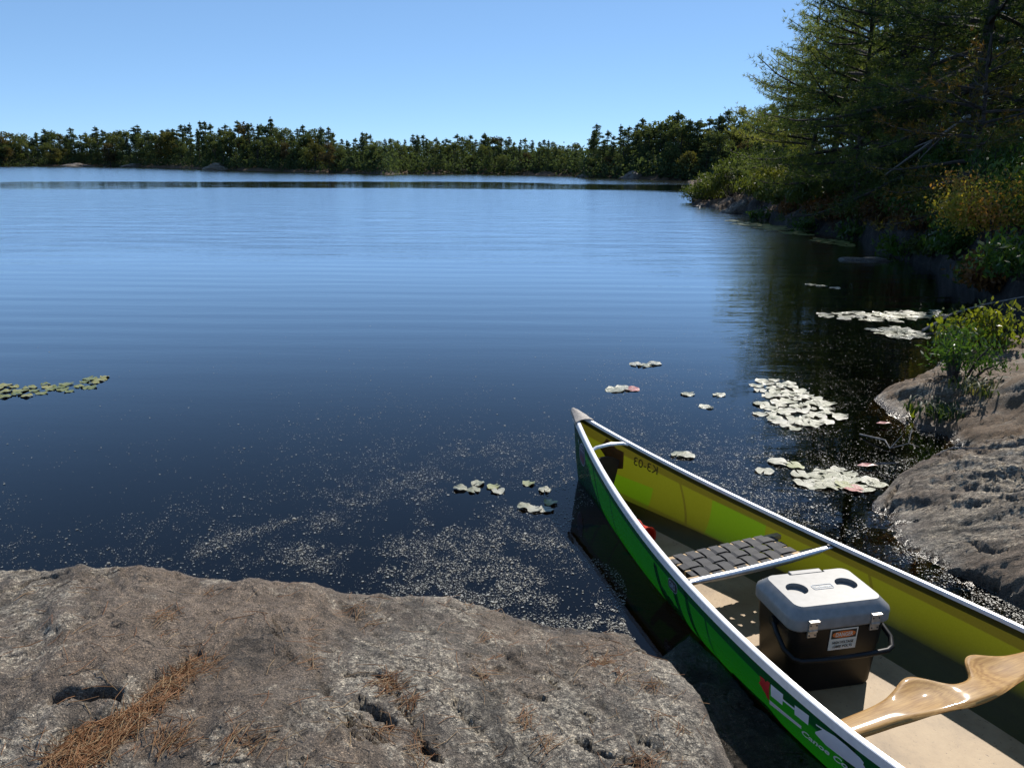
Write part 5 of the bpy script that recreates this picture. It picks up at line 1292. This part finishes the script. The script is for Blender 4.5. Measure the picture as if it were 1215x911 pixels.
for x, y in ((816, 468), (853, 469), (838, 483)): pad(x, y, .05, 'pad_silver', 'lone pale pad in open water left of the dense raft', 'lone pads left of the raft')
for x, y in ((805, 540), (814, 541)): pad(x, y, .05, 'pad_silver', 'pale pad of the pair floating just off the far gunwale', 'pair of pads off the far gunwale')
for x, y in ((546, 580), (562, 582), (567, 574), (591, 583), (622, 602), (634, 605), (648, 605), (646, 582)): pad(x, y, .036, 'pad_silver', 'small pale pad floating left of the bow among the specks', 'small pads left of the bow')
for x, y in ((627, 574), (653, 597), (585, 578)): pad(x, y, .034, 'pad_green', 'small greenish pad floating left of the bow among the specks', 'small greenish pads left of the bow')
raft([(868, 262), (925, 268), (960, 275), (955, 280), (905, 272), (870, 266)], 26, .22, 'pad_green', 'pale green lily pad in the fringe under the bushy point', 'pads fringing the point')
raft([(962, 282), (1012, 288), (1010, 293), (968, 287)], 12, .18, 'pad_green', 'pale green lily pad in the fringe below the shaded ledge', 'pads fringing the ledge')
for x, y in ((975, 340), (990, 342), (962, 338)): pad(x, y, .08, 'pad_silver', 'pale pad drifting at the edge of the pine reflection', 'pads at the edge of the reflection')
# red leaf at the end of the twig
def leafobj(name, px, py, l_, mat, label):
    p = unproj(px, py, .02); mb = MB(); mb.add([(-l_, 0, 0), (-l_ * .3, l_ * .4, .006), (l_ * .6, l_ * .3, .004), (l_, 0, 0), (l_ * .6, -l_ * .3, .008), (-l_ * .3, -l_ * .42, .004), (0, 0, -.004)], [(0, 6, 1), (1, 6, 2), (2, 6, 3), (3, 6, 4), (4, 6, 5), (5, 6, 0)])
    o = mb.build(name, [mat]); o.location = p; return tag(o, label, 'leaf')
leafobj('leaf', 1029, 552, .055, M['pad_red'], 'curled red leaf on the water at the tip of the pale twig')
leafobj('leaf', 1049, 502, .05, M['pad_red'], 'small pink leaf on the water at the foot of the low boulder')
lo_ = leafobj('leaf', 1080, 487, .06, M['leaf_lime'], 'upright lime leaf in the seam left of the grass'); lo_.location = field_pt(fB, 1081, 490); lo_.location.z += .06; lo_.rotation_euler = (0, 1.2, .4)

# ------------------------------------------------------------------ floating specks (pollen and duckweed)
gs = np.random.default_rng(31)
bands = [([(235, 652), (285, 636), (330, 622), (372, 612)], 5, 5.0), ([(372, 612), (430, 590), (500, 562), (560, 545), (640, 520), (690, 478), (780, 455)], 14, 1.6), ([(400, 600), (380, 635), (360, 660)], 20, .8), ([(505, 585), (520, 620), (545, 650), (600, 680), (700, 715)], 14, 1.1), ([(430, 655), (520, 640), (600, 620), (660, 640)], 16, 1.1), ([(440, 680), (560, 690), (690, 725)], 14, .7), ([(740, 440), (820, 420), (900, 400)], 30, .6)]
nc = 420000
cxp = gs.uniform(-20, 1215, nc); cyp = gs.uniform(300, 760, nc)
dens = 0.016 + 0.12 * np.clip((cxp - 250) / 350, 0, 1) * np.clip((cyp - 400) / 120, 0, 1) + 0.14 * np.clip((cxp - 650) / 150, 0, 1) * np.clip((cyp - 330) / 60, 0, 1)
dens += 0.03 * np.clip((cyp - 560) / 80, 0, 1) 
for pl, wd, am in bands: dens += 0.16 * am * np.exp(-(dist_polyline(cxp, cyp * 1.0, pl) / wd) ** 2)
W_ = np.array([unproj(a, b_, 0)[:2] for a, b_ in zip(cxp, cyp)])
dens *= np.clip(0.75 + 1.6 * fbm2(W_[:, 0] * 3.0 + fbm2(W_[:, 0] * 1.3, W_[:, 1] * 1.3, 3, 2) * 2, W_[:, 1] * 3.0, 4, 61), 0.05, 2.2)
dens *= np.clip(0.7 + 1.6 * fbm2(W_[:, 0] * 14, W_[:, 1] * 14, 3, 63), 0.1, 2.2)
keep = gs.uniform(size=nc) < dens * 3.3 * np.clip((cyp - 190) / 400, .35, 1.3)
lc = np.array([w2c(q) for q in W_])
inside = np.array([abs(a) < CL and abs(b_) < c_y(min(max(a, -CL), CL), 0.0) + .012 for a, b_ in lc])
shadow_gap = np.array([0.2 < a < 1.85 and 0 < b_ < c_y(min(a, CL), 0.0) + .16 + .06 * math.sin(a * 9) for a, b_ in lc])  # specks left out to stand for the canoe's shadow hiding them
keep &= ~inside & ~shadow_gap
W_ = W_[keep]; n_ = len(W_)
k5 = 5; sz = np.clip(gs.lognormal(math.log(.0020), .48, n_), .0009, .0075) * np.where(gs.uniform(size=n_) < .55, .5, 1.0); a0 = gs.uniform(0, 6.28, n_); el_ = gs.uniform(.45, 1, n_)
V = np.zeros((n_, k5, 3))
for k in range(k5):
    a = 2 * math.pi * k / k5; u = np.cos(a) * sz * gs.uniform(.7, 1.2, n_); v_ = np.sin(a) * sz * el_ * gs.uniform(.7, 1.2, n_)
    V[:, k, 0] = W_[:, 0] + u * np.cos(a0) - v_ * np.sin(a0); V[:, k, 1] = W_[:, 1] + u * np.sin(a0) + v_ * np.cos(a0); V[:, k, 2] = .0025 + gs.uniform(0, .0006, n_)
tone = np.repeat(gs.uniform(0, 1, n_), k5)
M['speck'] = foliage('floating_specks', [(0, (.10, .09, .06)), (.5, (.21, .20, .16)), (1, (.40, .385, .34))], .0, .5)
tag(link('duckweed', mesh_np('duckweed', V.reshape(-1, 3), np.arange(n_ * k5).reshape(-1, k5), np.repeat(tone[:, None], 3, 1)), [M['speck']]), 'pale specks of duckweed and pollen drifting in swirls on the lake', kind='stuff')

# ------------------------------------------------------------------ fallen pine needles on the slab
gn = np.random.default_rng(77)
PX = []; 
def clump(x, y, rx, ry, n): n = int(n * .38); PX.append(np.c_[gn.normal(x, rx * .62, n), gn.normal(y, ry * .62, n)])
path = [(70, 915), (95, 892), (130, 868), (165, 850), (200, 815), (232, 788)]
for (a, b_) in zip(path[:-1], path[1:]):
    m_ = 140; t = gn.uniform(size=m_); wd = np.interp(a[0], [70, 230], [20, 8]); PX.append(np.c_[a[0] + (b_[0] - a[0]) * t + gn.normal(0, wd * .6, m_), a[1] + (b_[1] - a[1]) * t + gn.normal(0, wd * .5, m_)])
for q in [(100, 890, 32, 20, 420), (460, 812, 16, 7, 150), (485, 833, 9, 5, 50), (200, 732, 14, 7, 45), (248, 702, 6, 3, 18), (371, 775, 3, 24, 40), (623, 853, 7, 12, 50), (575, 797, 10, 5, 45), (588, 771, 7, 3, 22), (580, 745, 8, 8, 30), (715, 775, 16, 7, 120), (765, 905, 20, 8, 90), (772, 812, 10, 7, 45), (735, 800, 8, 8, 30), (300, 880, 30, 8, 90), (200, 882, 28, 9, 120), (458, 870, 15, 7, 60), (500, 895, 10, 16, 70), (650, 880, 10, 8, 35), (810, 868, 8, 5, 20), (426, 716, 14, 5, 45), (445, 733, 10, 5, 20), (250, 790, 14, 12, 60), (780, 850, 8, 15, 18), (560, 705, 30, 6, 30), (700, 760, 40, 6, 40)]: clump(*q)
PX.append(np.c_[gn.uniform(0, 850, 260), gn.uniform(690, 910, 260)])
PX = np.concatenate(PX); NV = []; NF = []; NT = []
for px, py in PX:
    if py < 668: continue
    p = unproj(px, py, .27); z = float(slab.h(p[0], p[1])); p = unproj(px, py, z); z = float(slab.h(p[0], p[1]))
    if z < .03: continue
    a = gn.normal(1.25, .9); l_ = gn.uniform(.035, .085); w = gn.uniform(.0005, .0009); bend = gn.normal(0, .25); d0 = np.array([math.cos(a), math.sin(a)])
    s_ = np.array([-d0[1], d0[0], 0]) * w; tilt = abs(gn.normal(0, .06)); bb = len(NV); t0 = gn.uniform()
    for q in (-.5, 0, .5):
        xy = p[:2] + d0 * l_ * q + np.array([-d0[1], d0[0]]) * bend * l_ * q * q
        zz = float(slab.h(xy[0], xy[1])); zz = max(zz, z - .012) + .002 + (q + .5) * tilt * l_ + gn.uniform(0, .003)
        c_ = np.array([xy[0], xy[1], zz]); NV += [c_ + s_, c_ - s_, c_ + np.array([0, 0, w * 1.6])]; NT += [t0] * 3
    for i in (0, 3):
        for j in range(3): NF.append((bb + i + j, bb + i + (j + 1) % 3, bb + i + 3 + (j + 1) % 3, bb + i + 3 + j))
tag(link('pine_needles', mesh_np('pine_needles', NV, NF, np.repeat(np.array(NT)[:, None], 3, 1)), [M['litter']]), 'fallen orange pine needles gathered in the cracks of the slab', kind='stuff')
